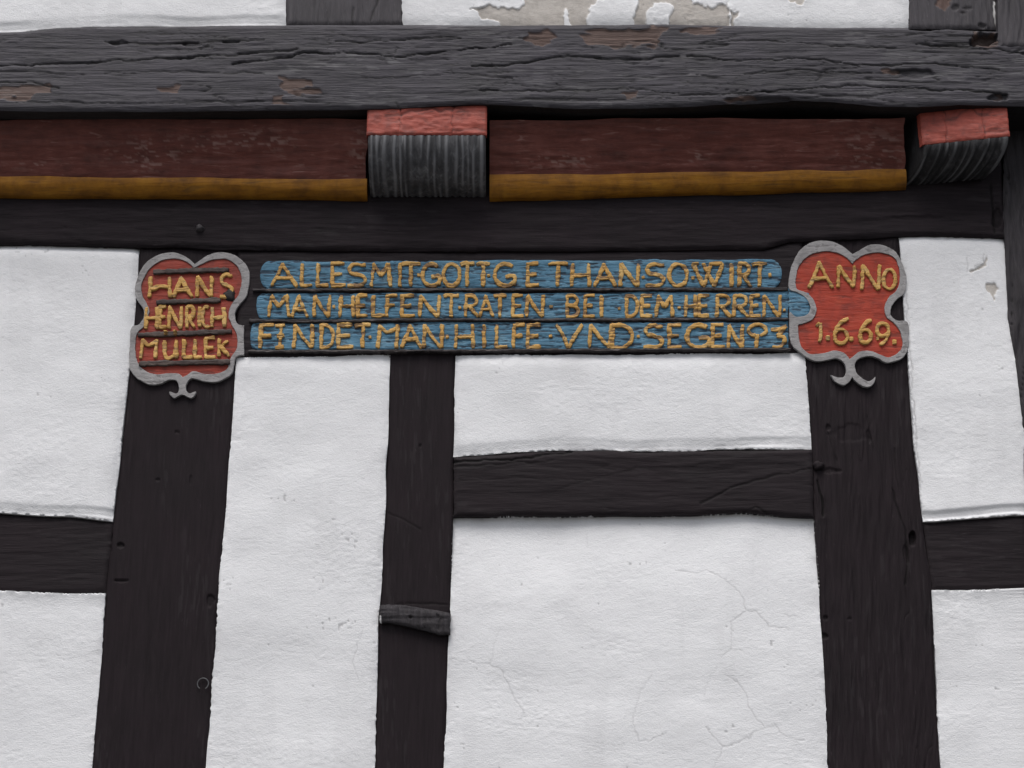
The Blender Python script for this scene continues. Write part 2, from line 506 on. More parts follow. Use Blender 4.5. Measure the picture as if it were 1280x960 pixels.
eD_l = [(1254, 290), (1257, 320), (1262, 400), (1272, 460), (1277, 500), (1281, 560), (1284, 650), (1288, 738), (1300, 960)]; eD_l.append(down(1277, 500, 1300, 960))

def cut(e, y0, y1):
    p = np.array(e, float)
    ys = [y0] + [q[1] for q in e if y0 + 1 < q[1] < y1 - 1] + [y1]
    return [(float(np.interp(q, p[:, 1], p[:, 0])), float(q)) for q in ys]

# left upper
B1 = [(XL, 634), (0, 642), (60, 645), (100, 648), (141, 652)]
panel('plaster_panel', T=[(XL, 301), (0, 304), (90, 305), (172, 308)], B=B1, L=[(XL, 301), (XL, 634)], R=cut(eA_l, 308, 652), seed=11,
      lev=(-0.006, 0.002, 0.002, 0.0015), lip=0.010, bulge=0.007,
      label='white plaster panel left of the name cartouche, above a rail')
panel('plaster_panel', T=[(XL, 731), (0, 738), (50, 741), (95, 742), (132, 741)], R=cut(eA_l, 741, BOT), L=[(XL, 731), (XL, BOT)], seed=12,
      lev=(0.006, 0.001, 0.002, 0.0015), bulge=0.003, label='white plaster panel at the lower left, under the left rail')
panel('plaster_panel', T=[(295, 447), (360, 446), (420, 445), (487, 443)], L=cut(eA_r, 447, BOT), R=cut(eB_l, 443, BOT), seed=13,
      lev=(0.0, 0.001, 0.002, 0.001), bulge=0.005, amp=1.15,
      cracks=[([(452, 790), (440, 830), (447, 850)], 1.3, .35)], label='tall narrow white plaster panel under the name cartouche')
B4 = [(568, 571), (600, 569), (640, 566), (700, 563), (760, 563), (800, 565), (870, 563), (940, 562), (1015, 561)]
panel('plaster_panel', T=[(569, 444), (700, 444), (860, 442), (1005, 441)], B=B4, L=cut(eB_r, 444, 571), R=cut(eC_l, 441, 561), seed=14,
      lev=(-0.001, 0.002, 0.002, 0.003), lip=0.005, bulge=0.006, label='low wide white plaster panel under the blue inscription')
T5 = [(567, 645), (640, 644), (700, 645), (780, 643), (860, 643), (930, 640), (960, 643), (1018, 646)]
P5_cracks = [
    ([(845, 712), (870, 716), (885, 714), (905, 723), (922, 738), (930, 750), (932, 762), (920, 772), (914, 780), (915, 795), (914, 812)], 1.5, .42),
    ([(932, 762), (945, 765), (956, 777), (962, 784), (985, 785)], 1.5, .42),
    ([(980, 768), (1005, 773)], 1.3, .35),
    ([(905, 818), (914, 812), (925, 813), (935, 818)], 1.3, .33),
    ([(562, 826), (575, 827), (612, 830), (628, 838), (640, 866), (655, 893)], 1.4, .36),
    ([(612, 830), (618, 805), (625, 790)], 1.2, .26),
    ([(815, 845), (800, 865), (792, 890), (792, 910), (800, 927), (815, 925), (832, 918)], 1.3, .33),
    ([(905, 842), (920, 850), (933, 870), (935, 885), (945, 897), (955, 910), (935, 922), (905, 935), (890, 920), (884, 910)], 1.4, .42),
    ([(955, 910), (968, 907), (975, 915), (985, 922), (1005, 925)], 1.4, .42),
    ([(905, 935), (897, 950), (890, 965)], 1.2, .30), ([(780, 930), (770, 933), (745, 928)], 1.2, .2),
    ([(733, 668), (734, 682)], 1.2, .2), ([(880, 870), (886, 850), (895, 835)], 1.2, .2)]
panel('plaster_panel', T=T5, L=cut(eB_r, 645, BOT), R=cut(eC_l, 646, BOT), seed=15, lev=(-0.014, 0.001, 0.002, 0.002), bulge=0.003, lamt=85.0, step=1.2,
      cracks=P5_cracks, amp=1.1, label='large white plaster panel with hair cracks at lower centre')
B6 = [(1154, 653), (1168, 653), (1210, 649), (1280, 644), (XR, 625)]
panel('plaster_panel', T=[(1123, 295), (1190, 295), (1256, 297)], B=[(1154, 653), (1168, 653), (1210, 649), (1284, 644)],
      L=cut(eC_r, 295, 653), R=cut(eD_l, 297, 644), seed=16, lev=(0.0, 0.002, 0.003, 0.004), lip=0.011, bulge=0.006,
      cracks=[([(1131, 335), (1136, 420), (1139, 480), (1144, 540), (1149, 600), (1151, 640)], 1.5, .75),
              ([(1208, 322), (1209, 341)], 1.3, .7), ([(1218, 334), (1228, 330), (1231, 318)], 1.5, .9)],
      bare=[[(1209, 341), (1218, 335), (1229, 330), (1233, 318), (1234, 333), (1222, 338), (1212, 344)],
            [(1233, 358), (1240, 355), (1247, 360), (1244, 368), (1241, 375), (1236, 368)]],
      label='white plaster panel right of the year cartouche, with two small chips')
panel('plaster_panel', T=[(1165, 738), (1200, 738), (1240, 737), (1288, 735)], L=cut(eC_r, 738, BOT), R=cut(eD_l, 735, BOT), seed=17,
      lev=(0.006, 0.001, 0.002, 0.001), bulge=0.003, label='white plaster panel at the lower right, under the right rail')
YU = -0.118
panel('plaster_panel', T=[(XL, -330), (357, -330)], B=[(XL, 49), (0, 43), (30, 42), (70, 38), (110, 36), (200, 35), (357, 34)], y=YU, seed=18,
      lev=(0.002, 0.0, 0.001, 0.001), lip=0.006, bulge=0.005, rough=1.3, label='white plaster panel above the jetty beam, left of the short grey post')
U2_bare = [[(585, 13), (605, 9), (632, 12), (655, 7), (652, -5), (650, -90), (735, -100), (742, -60), (760, -12), (757, -2), (745, 3), (735, 10), (735, 36), (716, 36), (709, 12), (703, 16),
            (706, 36), (640, 36), (606, 25), (596, 17)],
           [(775, -60), (800, -4), (793, 13), (795, 37), (807, 37), (811, 14), (818, 6), (835, 4), (842, 14), (836, 23), (838, 37), (909, 37), (910, 8), (898, 9), (890, 13), (882, 6),
            (868, 7), (866, -3), (890, -20), (880, -70)],
           [(912, 16), (922, 14), (924, 20), (915, 30), (911, 38)], [(960, -20), (1012, -12), (1005, 5), (990, 6), (982, -2)]]
panel('plaster_panel', T=[(503, -330), (1131, -330)], B=[(503, 34), (560, 34), (620, 35), (720, 35), (830, 34), (910, 35), (980, 37), (1060, 39), (1136, 39)], y=YU, seed=19,
      lev=(0.002, 0.0, 0.001, 0.001), bulge=0.005, bare=U2_bare, rough=1.7, step=1.2,
      cracks=[([(910, -20), (910, 10), (911, 30)], 1.4, .5), ([(913, 16), (920, 14)], 1.6, .8)],
      label='white plaster panel above the jetty beam, its paint peeling off')


# ---------------------------------------------------------------- timbers
def timber(name, T=None, B=None, L=None, R=None, y=0.0, yback=0.05, grain='z', amp=0.0016, groove=0.0012, rnd=0.004, seed=0, mat='post',
           dents=(), cracks=(), bare=(), white=(), jagamp=0.8, step=STEP, crackw=1.6, parent=None, label=None, wav=0.0, fine=0.0, fibre=0.22, scuff=0.035, side=None):
    px, py, dl, dr, dt, db = coons(T, B, L, R, step)
    qx, qy = jag(px, py, dl, dr, dt, db, seed, jagamp)
    X, _, Z = W(qx, qy, y)
    a, c = (px, py) if grain == 'x' else (py, px)      # along, across the grain
    c2 = c + 5.0 * vnoise(a / 170, c / 60, seed + 1) + 1.2 * vnoise(a / 50, c / 25, seed + 2)
    h = amp * (0.9 * fbm(a / 150, c / 45, seed + 3, 3) + 0.8 * fbm(a / 75, c2 / 9, seed + 4, 3) + 0.45 * fbm(a / 30, c2 / 3.4, seed + 5, 2))
    rg = np.abs(vnoise(a / 170, c2 / 11, seed + 6) + 0.25 * vnoise(a / 50, c2 / 5, seed + 7))
    gr = np.clip(1 - rg / 0.055, 0, 1) * smooth(0.0, 0.35, vnoise(a / 120, c / 30, seed + 8))
    h = h - groove * gr
    cr = 0.75 * gr * (groove > 0.0015)
    # hair checks and torn fibres
    r2 = np.abs(vnoise(a / 75, c2 / 3.4, seed + 71) + 0.3 * vnoise(a / 22, c2 / 2.0, seed + 72))
    hz = smooth(0.0, 0.5, fbm(a / 110, c / 22, seed + 73, 2))
    hc = np.clip(1 - r2 / 0.10, 0, 1) * hz
    h = h - 0.0011 * fibre * hc
    cr = np.maximum(cr, fibre * 0.8 * hc)
    sc = smooth(0.45, 0.75, fbm(a / 26, c2 / 3.0, seed + 74, 2)) * smooth(0.05, 0.5, fbm(a / 120, c / 40, seed + 75, 2)) * scuff
    e = np.minimum(np.minimum(dl, dr), np.minimum(dt, db))
    h = h - rnd * np.clip(1 - e / 6.0, 0, 1) ** 2
    if fine:      # loose fibres and paint skin, torn along the grain
        f1 = fbm(a / 34, c2 / 2.6, seed + 13, 2); f2 = fbm(a / 16, c2 / 4.5, seed + 14, 2)
        zone = smooth(-0.35, 0.35, fbm(a / 160, c / 26, seed + 15, 2))
        h = h + fine * zone * (0.8 * f1 + 0.9 * np.round(2.2 * f2) / 2.2)
    if wav:
        h = h + wav * fbm(px / 260, py / 120, seed + 12, 2)
    for (x0, y0, rx, ry, dep, dk) in dents:
        wx = px - x0 + 0.35 * rx * vnoise(px / 9, py / 9, seed + 21); wy = py - y0 + 0.35 * ry * vnoise(px / 9, py / 9, seed + 22)
        k = smooth(1.15, 0.75, np.hypot(wx / rx, wy / ry))
        h = h - dep * k
        cr = np.maximum(cr, 0.6 * dk * k)
    for line, dep in cracks:
        wy = py + 1.5 * vnoise(px / 18, py / 18, seed + 23) + 0.8 * vnoise(px / 5, py / 5, seed + 24)
        wx = px + 1.5 * vnoise(px / 18, py / 18, seed + 26)
        d = seg_dist(wx, wy, line)
        wd = crackw * (1 + 0.5 * vnoise(px / 30, py / 30, seed + 25))
        k = np.clip(1 - d / wd, 0, 1)
        h = h - dep * k
        # the wood above a check stands a little proud of the wood below it
        cr = np.maximum(cr, np.clip(1.25 * k, 0, 1) * min(1, dep / 0.003))
        h = h + 0.25 * dep * np.exp(-np.clip(d - wd, 0, None) / 5.0) * vnoise(px / 40, py / 9, seed + 27)
    ba = np.zeros(px.shape)
    for poly in bare:
        wx = px + 6 * vnoise(px / 16, py / 6, seed + 31) + 3.0 * vnoise(px / 6, py / 3, seed + 32)
        wy = py + 3.5 * vnoise(px / 16, py / 6, seed + 33) + 1.6 * vnoise(px / 6, py / 3, seed + 34)
        ba = np.maximum(ba, smooth(1.0, -1.0, poly_sd(wx, wy, poly)))
    h = h - 0.0025 * ba
    wh = 0.28 * sc
    for line, wd in white:
        d = seg_dist(px, py, line) + 0.8 * vnoise(px / 4, py / 4, seed + 35)
        wh = np.maximum(wh, smooth(wd, wd * 0.4, d))
    me = grid_mesh(name, X, np.full(X.shape, y) - h, Z, yback, {'crack': cr, 'bare': ba, 'white': wh})
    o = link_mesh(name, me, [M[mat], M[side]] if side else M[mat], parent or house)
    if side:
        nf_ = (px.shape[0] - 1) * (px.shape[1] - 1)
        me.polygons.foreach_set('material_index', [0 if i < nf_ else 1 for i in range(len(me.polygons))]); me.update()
    if label: o['label'] = label
    return o


# posts of the lower storey
timber('post', L=cut(eA_l, 309, BOT), R=cut(eA_r, 309, BOT), seed=101, label='dark post under the name cartouche',
       dents=[(150, 682, 5, 3, .004, .6), (222, 540, 4, 2, .002, .5), (198, 600, 3, 2, .002, .4), (238, 600, 2, 6, .0015, .4), (264, 752, 5, 9, .003, .3), (150, 726, 9, 2, .003, .6)],
       amp=0.0006, groove=0.0004)
timber('post', L=cut(eB_l, 441, BOT), R=cut(eB_r, 441, BOT), seed=102, label='narrow dark post in the middle with a nailed strip across it',
       cracks=[([(485, 640), (500, 648), (525, 660)], .0012), ([(496, 756), (520, 754), (560, 755)], .0015)], amp=0.0005, groove=0.0003,
       dents=[(525, 557, 2, 2, .002, .6)])
timber('post', L=cut(eC_l, 300, BOT), R=cut(eC_r, 291, BOT), seed=103, amp=0.0014, groove=0.0013, label='dark rough post under the year cartouche',
       dents=[(1141, 673, 5, 8, .012, .8), (1133, 690, 4, 12, .003, .3), (1040, 588, 12, 4, .0025, .2), (1060, 541, 26, 10, .0014, .0), (1036, 533, 3, 4, .003, .4), (1086, 545, 3, 7, .002, .3),
              (1030, 795, 5, 4, .004, .6), (1032, 772, 4, 3, .003, .5), (1062, 773, 3, 2, .002, .2)],
       cracks=[([(1022, 600), (1027, 622), (1030, 645)], .004), ([(1114, 610), (1125, 640), (1133, 665), (1134, 700), (1131, 730)], .0022), ([(1085, 520), (1092, 560)], .0012),
               ([(1118, 560), (1123, 612)], .0014), ([(1035, 540), (1045, 575)], .0012)])
# right-hand corner post
eD_top = [(1262, 138), (1257, 180), (1255, 240), (1256, 297)]
timber('post', L=eD_top + cut(eD_l, 298, BOT)[1:], R=[(XR, 138), (XR, BOT)], seed=104, y=-0.012, amp=0.004, groove=0.004, mat='post_old',
       label='rough grooved post at the right edge of the wall', jagamp=1.1)
timber('post', L=[(XL - 160, 290), (XL - 160, BOT)], R=[(XL, 290), (XL, BOT)], seed=105, label='dark post at the far left end')

# rails
timber('rail', T=[(XL, 634), (0, 642), (60, 645), (100, 648), (141, 652)], B=[(XL, 731), (0, 738), (50, 741), (95, 742), (132, 741)], grain='x', mat='rail', seed=111, amp=0.0006, groove=0.0003,
       label='dark rail at the left between two white panels', y=0.001)
timber('rail', T=B4, B=T5, grain='x', mat='rail', seed=112, y=-0.006, amp=0.0008, groove=0.0006, label='dark rail in the middle between the low wide and the large panel',
       cracks=[([(568, 577), (600, 575), (640, 576), (680, 568), (715, 564)], .0035), ([(875, 628), (910, 612), (950, 598), (1015, 585)], .002), ([(570, 583), (620, 581), (690, 575)], .0015),
               ([(575, 600), (640, 596), (740, 602)], .0008), ([(700, 610), (800, 585), (900, 580)], .0008), ([(930, 640), (945, 632), (960, 641)], .0018)])
timber('rail', T=[(1154, 653), (1168, 653), (1210, 649), (1284, 644)], B=[(1165, 738), (1200, 738), (1240, 737), (1288, 735)], grain='x', mat='rail', seed=113, y=0.002,
       amp=0.0006, groove=0.0003, label='dark rail at the right between two white panels')
# the carved tie under the top plate
timber('inscription_rail', T=[(297, 313), (640, 313), (955, 311), (985, 302), (1004, 299)], B=[(295, 447), (420, 445), (487, 442), (569, 443), (860, 441), (1005, 440)], grain='x', mat='rail', seed=114,
       y=-0.003, amp=0.0010, label='dark tie beam that carries the blue inscription')
# top plate
timber('top_plate', T=[(XL, 150), (1253, 150)], B=[(XL, 299), (0, 303), (90, 304), (173, 307), (320, 312), (640, 313), (955, 311), (985, 302), (1040, 298), (1070, 297), (1124, 294), (1190, 294), (1256, 296)],
       L=[(XL, 150), (XL, 299)], R=[(1250, 150), (1256, 296)], grain='x', mat='lintel', seed=115, y=-0.012, amp=0.0012, groove=0.001, rnd=0.006,
       cracks=[([(1240, 230), (1241, 265), (1244, 292)], .004), ([(190, 303), (240, 306), (320, 309)], .0015)],
       dents=[(1247, 272, 6, 16, .006, .6), (1140, 272, 30, 3, .002, .2)], label='dark top plate running under the jetty')

# jetty beam: bare, cracked and weathered
YB = -0.135
beam_top = [(XL, 43.5), (0, 38.5), (30, 37.5), (70, 33.5), (110, 31.5), (200, 30.5), (357, 30), (503, 29), (620, 30), (830, 29), (980, 32), (1136, 34), (1190, 36), (1245, 38), (XR, 46)]
beam_bot = [(XL, 139), (0, 138), (100, 139), (200, 139), (300, 138), (430, 136), (520, 132), (600, 129), (660, 131), (720, 134), (790, 134), (860, 132), (930, 128), (985, 125), (1040, 127), (1100, 133), (1145, 133),
            (1200, 130), (1280, 131), (XR, 133)]
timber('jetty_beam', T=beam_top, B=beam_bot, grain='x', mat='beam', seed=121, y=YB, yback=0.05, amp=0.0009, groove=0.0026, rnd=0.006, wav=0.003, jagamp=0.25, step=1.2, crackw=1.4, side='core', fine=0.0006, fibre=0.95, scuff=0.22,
       label='weathered grey jetty beam with cracks and flaking paint across the top',
       cracks=[([(0, 82), (60, 80), (110, 78), (260, 70), (330, 66), (372, 62)], .0045), ([(290, 79), (335, 76), (380, 67), (430, 66), (500, 70), (565, 63), (640, 55)], .005),
               ([(590, 83), (640, 80), (700, 71), (780, 73), (850, 70)], .0045), ([(860, 70), (930, 76), (1000, 74), (1100, 83), (1160, 80), (1250, 86)], .004),
               ([(1145, 56), (1180, 57), (1222, 57)], .004), ([(850, 118), (940, 117), (1000, 112), (1060, 108), (1130, 111), (1260, 116)], .0035),
               ([(420, 50), (470, 52), (520, 47), (575, 46)], .003), ([(130, 52), (190, 55), (260, 52), (330, 51)], .003), ([(0, 104), (40, 102), (75, 110)], .003),
               ([(600, 114), (700, 112), (800, 111), (850, 116)], .0028), ([(130, 92), (230, 90), (330, 93)], .0018), ([(450, 98), (560, 92), (640, 97)], .002),
               ([(880, 52), (960, 50), (1040, 58), (1120, 60)], .0025), ([(930, 92), (1010, 88), (1090, 92)], .0028), ([(1230, 60), (1280, 66), (1360, 62)], .003),
               ([(20, 128), (160, 130), (330, 128)], .002), ([(640, 125), (740, 124), (840, 122)], .002)],
       dents=[(1160, 33, 22, 5, .010, .85), (1232, 48, 17, 9, .020, .85), (1145, 92, 26, 5, .006, .5), (1247, 121, 12, 4, .008, .7), (950, 125, 40, 4, .006, .3), (1118, 90, 8, 3, .003, .2),
              (150, 53, 12, 3, .004, .5), (240, 55, 14, 3, .003, .5), (290, 52, 10, 2, .003, .5)],
       bare=[[(-60, 108), (0, 107), (60, 106), (66, 114), (40, 122), (0, 126), (-60, 124)], [(195, 108), (225, 109), (222, 118), (200, 117)],
             [(352, 99), (385, 98), (388, 105), (372, 112), (395, 110), (398, 116), (370, 120), (352, 109)], [(338, 120), (358, 119), (358, 131), (338, 131)],
             [(655, 40), (690, 38), (700, 46), (680, 54), (660, 50)], [(724, 42), (760, 36), (835, 33), (828, 50), (822, 58), (800, 54), (770, 58), (738, 56)], [(852, 36), (908, 33), (895, 40), (860, 42)],
             [(776, 117), (796, 115), (794, 124), (778, 124)], [(905, 122), (945, 121), (950, 126), (905, 127)], [(1100, 87), (1118, 86), (1122, 91), (1104, 92)], [(1215, 40), (1246, 40), (1250, 56), (1216, 57)],
             [(1242, 117), (1250, 116), (1252, 123), (1244, 124)]])

# a flap of bark-brown bare wood under the peeling panel is part of the beam; short posts stand on the beam
timber('short_post', T=[(357, -330), (503, -330)], B=[(357, 31), (503, 30)], y=YU - 0.001, yback=-0.1, seed=131, mat='beam_up', label='short grey post standing on the jetty beam between the two upper panels',
       cracks=[([(478, -40), (470, 5), (463, 26)], .002), ([(442, 10), (440, 30)], .0015)], amp=0.0012)
timber('short_post', T=[(1131, -330), (1240, -330)], B=[(1136, 35), (1245, 37)], y=YU - 0.002, yback=-0.1, seed=132, mat='beam_up', label='short speckled grey post on the jetty beam at the right',
       dents=[(1193, 10, 5, 4, .003, .8), (1204, 16, 3, 2, .002, .8), (1210, 11, 8, 2, .002, .7), (1227, 33, 5, 3, .004, .8)], bare=[[(1170, -30), (1185, -30), (1182, 12), (1172, 10)]],
       amp=0.0016, white=[([(1242.5, 3), (1243, 18), (1244.5, 28), (1246, 33)], 1.8)])
timber('short_post', T=[(1243, -330), (XR, -330)], B=[(1249, 58), (XR, 60)], y=YB - 0.004, yback=-0.1, seed=133, mat='beam_up', amp=0.003, groove=0.003,
       label='grooved grey corner post at the top right', jagamp=1.5)

# ---------------------------------------------------------------- filler boards between the joist ends
def filler(x0, x1, ytop, yo, ybot, seed, label, scuffs):
    """yo, ybot: picture rows (at the left and the right end) of the moulding's upper and lower edge"""
    s = dens(x0, x1, -25, 1305, 2.0)
    xs = x0 + s * (x1 - x0)
    mob = empty('filler_board')
    mob.parent = house
    bpy.data.objects.remove(mob)
    t = np.linspace(0, 1, 40)[:, None]
    yfront = -0.040
    px = np.repeat(xs[None], 40, 0)
    o_row = np.interp(xs, [x0, x1], yo)[None] + 1.2 * vnoise(xs[None] / 50, np.zeros((1, len(xs))), seed)
    py = (ytop + 1.6 * fbm(xs[None] / 70, np.zeros((1, len(xs))), seed + 12, 3)) * (1 - t) + o_row * t
    px = px + (1.6 * fbm(py / 18, py * 0, seed + 13, 2) - 1.0) * np.clip(1 - (x1 - px) / 12, 0, 1)
    yy = (-0.098) * (1 - t) + (yfront - 0.006) * t + 0 * px      # leans out towards the jetty beam
    X, _, Z = W(px, py, yy)
    hh = 0.0012 * fbm(px / 90, py / 9, seed, 3) + 0.0006 * fbm(px / 30, py / 4, seed + 4, 2) + 0.002 * fbm(px / 150, py / 40, seed + 6, 2)
    sc = smooth(0.25, 0.6, fbm(px / 9, py / 3.2, seed + 14, 3))
    zn = sum(np.exp(-(((px - a) / ra) ** 2 + ((py - b_) / rb) ** 2)) for a, b_, ra, rb in scuffs)
    wr = np.clip(0.75 * sc * zn, 0, 0.6)
    hh = hh - 0.0012 * wr
    r3 = np.abs(vnoise(px / 120, py / 8, seed + 15) + 0.25 * vnoise(px / 30, py / 4, seed + 16))
    hh = hh - 0.0012 * np.clip(1 - r3 / 0.05, 0, 1) * smooth(0, 0.4, vnoise(px / 90, py / 20, seed + 17))
    me = grid_mesh('filler_board', X, yy - hh, Z, 0.0, {'worn': wr})
    b = link_mesh('filler_board', me, M['red_board'], house)
    b['label'] = label
    # moulding: a rounded ochre lip under the board, curving back to the top plate
    k = np.linspace(0, 1, 14)[:, None]
    xo, _, zo = W(xs, o_row[0], yfront - 0.004)
    b_row = np.interp(xs, [x0, x1], ybot) + 0.8 * vnoise(xs / 40, np.zeros(len(xs)), seed + 8)
    xb, _, zb = W(xs, b_row, -0.016)
    ang = k * math.pi / 2
    Xm = xo[None] * (1 - k) + xb[None] * k
    Ym = np.where(k == 0, yfront - 0.0045, 0) * 0 + (-0.016) + (yfront - 0.007 + 0.016) * np.cos(ang)
    Zm = zo[None] + (zb - zo)[None] * np.sin(ang)
    Ym = Ym - 0.0008 * fbm(Xm * 8, Zm * 90, seed + 9, 2)
    me2 = grid_mesh('ochre_moulding', Xm, Ym, Zm, 0.0)
    link_mesh('ochre_moulding', me2, M['ochre'], b)


filler(XL, 459, 149, (219, 224), (245, 250), 201, 'dark red board with an ochre lower edge, left of the middle joist end',
       [(185, 192, 45, 16), (290, 178, 70, 10), (330, 172, 30, 8), (449, 190, 12, 26), (40, 206, 30, 5), (170, 205, 26, 5)])
filler(612, 1132, 149, (220, 212), (251, 237), 202, 'dark red board with an ochre lower edge, right of the middle joist end',
       [(1090, 190, 40, 25), (870, 196, 12, 8), (700, 200, 60, 8)])


# ---------------------------------------------------------------- joist ends
def joist(origin_px, width, face_dir, axis, z_top, z_red, z_low, yface, nrib, seed, label, depth, red_slope=0.0, mat='joist'):
    """a joist end: plain red face above, fluted quarter round below, running back along axis"""
    x0 = float(origin_px)
    fd = np.array(face_dir, float); fd /= np.hypot(*fd)
    ax = np.array(axis, float); ax /= np.hypot(*ax)
    nu, nk = int(width / 0.0022), 46
    u = np.linspace(0, 1, nu)[None, :]
    # profile: (back, z) for the fluted part, from the lower edge of the face back to the wall
    k = np.linspace(0, 1, nk)[:, None]
    ang = k * math.pi / 2
    slope = red_slope * u
    back = depth * (1 - np.cos(ang)) ** 0.9
    z = z_red + slope - (z_red - z_low) * np.sin(ang)
    rib_c = u * nrib + 0.25 * np.sin(u * 23 + seed) + 0.12 * vnoise(k * 3, u * nrib, seed)
    rib = np.abs(np.sin(rib_c * math.pi)) ** 0.6
    rn = 0.0040 * rib + 0.0004 * fbm(u * 60, k * 6, seed + 1, 2)
    # normal of the quarter round in the (back, z) plane, pointing out
    nb, nz = -np.cos(ang), -np.sin(ang)
    back = back + nb * rn - 0.0
    z = z + nz * rn
    edge_r = 0.004 * (np.clip(1 - u * width / 0.008, 0, 1) ** 2 + np.clip(1 - (1 - u) * width / 0.008, 0, 1) ** 2)
    back = back + edge_r
    uu = u * width + 0 * k
    X = x0 + fd[0] * uu + ax[0] * back
    Y = yface + fd[1] * uu + ax[1] * back
    Z = z + 0 * uu
    # upper block (behind the red face) and sides
    verts = list(np.stack([X, Y, Z], -1).reshape(-1, 3)); faces = []
    idx = np.arange(nk * nu).reshape(nk, nu)
    for i in range(nk - 1):
        for j in range(nu - 1):
            faces.append((idx[i, j], idx[i + 1, j], idx[i + 1, j + 1], idx[i, j + 1]))
    nfl = len(faces)
    dback = depth + 0.03
    def P(uu_, bb_, zz_):
        return (x0 + fd[0] * uu_ + ax[0] * bb_, yface + fd[1] * uu_ + ax[1] * bb_, zz_)
    for side, col in ((0, idx[:, 0]), (1, idx[:, -1])):
        us = side * width
        n0 = len(verts)
        verts += [tuple(verts[c]) for c in col]
        verts += [P(us, dback, z_low), P(us, dback, z_top), P(us, 0.006, z_top)]
        n = len(verts) - n0
        fc = tuple(range(n0, n0 + n))
        faces.append(fc if side == 0 else fc[::-1])
    n0 = len(verts)                                  # flat front behind the red face, and the top
    verts += [P(0, 0.006, z_top), P(width, 0.006, z_top), tuple(verts[idx[0, -1]]), tuple(verts[idx[0, 0]]), P(0, dback, z_top), P(width, dback, z_top)]
    faces += [(n0 + 3, n0 + 2, n0 + 1, n0), (n0, n0 + 1, n0 + 5, n0 + 4)]
    wr = np.zeros(len(verts)); wr[:nk * nu] = (smooth(0.80, 1.0, rib) * smooth(-0.6, 0.5, vnoise(u * 30, k * 2, seed + 60)) * 0.6).ravel()
    me = raw_mesh('joist_end', verts, [tuple(int(q) for q in fc) for fc in faces], False, {'worn': wr})
    sm = [i < nfl for i in range(len(me.polygons))]
    me.polygons.foreach_set('use_smooth', sm)
    j = link_mesh('joist_end', me, M[mat], house); j['label'] = label
    # the red face: a shallow slab standing a little proud
    n1, n2 = nu, 26
    uu = np.linspace(-0.004, width + 0.003, n1)[None, :]
    tt = np.linspace(0, 1, n2)[:, None]
    un = (uu / width)
    zt = z_top + 0.0 * uu; zb = z_red + red_slope * un + 0.0012
    ZZ = zt * (1 - tt) + zb * tt
    hgt = 0.004 + 0.0012 * fbm(uu * 45, ZZ * 160, seed + 5, 3)
    gap = np.clip(1 - np.abs(uu / width - 0.27 - 0.01 * vnoise(ZZ * 90, ZZ * 0, seed)) * width / 0.0022, 0, 1) + np.clip(1 - np.abs(uu / width - 0.72 - 0.012 * vnoise(ZZ * 90, ZZ * 0, seed + 2)) * width / 0.0022, 0, 1)
    split = np.clip(1 - np.abs(tt - 0.36 - 0.16 * fbm(uu * 30, uu * 0, seed + 3, 2)) / 0.06, 0, 1) * smooth(0.2, 0.3, un) * smooth(0.9, 0.7, un)
    split2 = np.clip(1 - np.abs(tt - 0.86 - 0.05 * fbm(uu * 30, uu * 0, seed + 4, 2)) / 0.05, 0, 1) * smooth(0.70, 0.74, un)
    hgt = hgt - 0.0026 * gap - 0.0026 * split - 0.002 * split2
    wr = np.clip(0.75 * gap * smooth(-0.4, 0.3, vnoise(uu * 300, ZZ * 300, seed + 8)) + 0.7 * split + 0.6 * split2, 0, 0.9)
    ed = np.minimum(np.minimum(uu + 0.004, width + 0.003 - uu), np.minimum((zt - ZZ), (ZZ - zb)))
    hgt = hgt - 0.003 * np.clip(1 - ed / 0.005, 0, 1) ** 2
    bb = 0.0 - hgt
    XX = x0 + fd[0] * uu + ax[0] * bb; YY = yface + fd[1] * uu + ax[1] * bb
    # its own back
    co_f = np.stack([XX, YY, ZZ + 0 * uu], -1)
    vb = [co_f[0, 0], co_f[-1, 0], co_f[-1, -1], co_f[0, -1]]
    verts = [tuple(q) for q in co_f.reshape(-1, 3)]
    id2 = np.arange(n1 * n2).reshape(n2, n1); faces = []
    for i in range(n2 - 1):
        for jj in range(n1 - 1):
            faces.append((id2[i, jj], id2[i + 1, jj], id2[i + 1, jj + 1], id2[i, jj + 1]))
    loop = list(id2[:, 0]) + list(id2[-1, 1:]) + list(id2[::-1, -1][1:]) + list(id2[0, ::-1][1:-1])
    nb0 = len(verts)
    for c in loop: verts.append(verts[c])
    nb1 = len(verts)
    for c in loop:
        q = verts[c]; verts.append((q[0] + ax[0] * 0.012, q[1] + ax[1] * 0.012, q[2]))
    n = len(loop)
    for i in range(n):
        m_ = (i + 1) % n
        faces.append((nb0 + i, nb1 + i, nb1 + m_, nb0 + m_))
    wv_ = np.zeros(len(verts)); wv_[:n1 * n2] = wr.ravel()
    me = raw_mesh('red_face', verts, [tuple(int(q) for q in fc) for fc in faces], False, {'worn': wv_})
    me.polygons.foreach_set('use_smooth', [i < (n1 - 1) * (n2 - 1) for i in range(len(me.polygons))])
    link_mesh('red_face', me, M['red_face'], j)


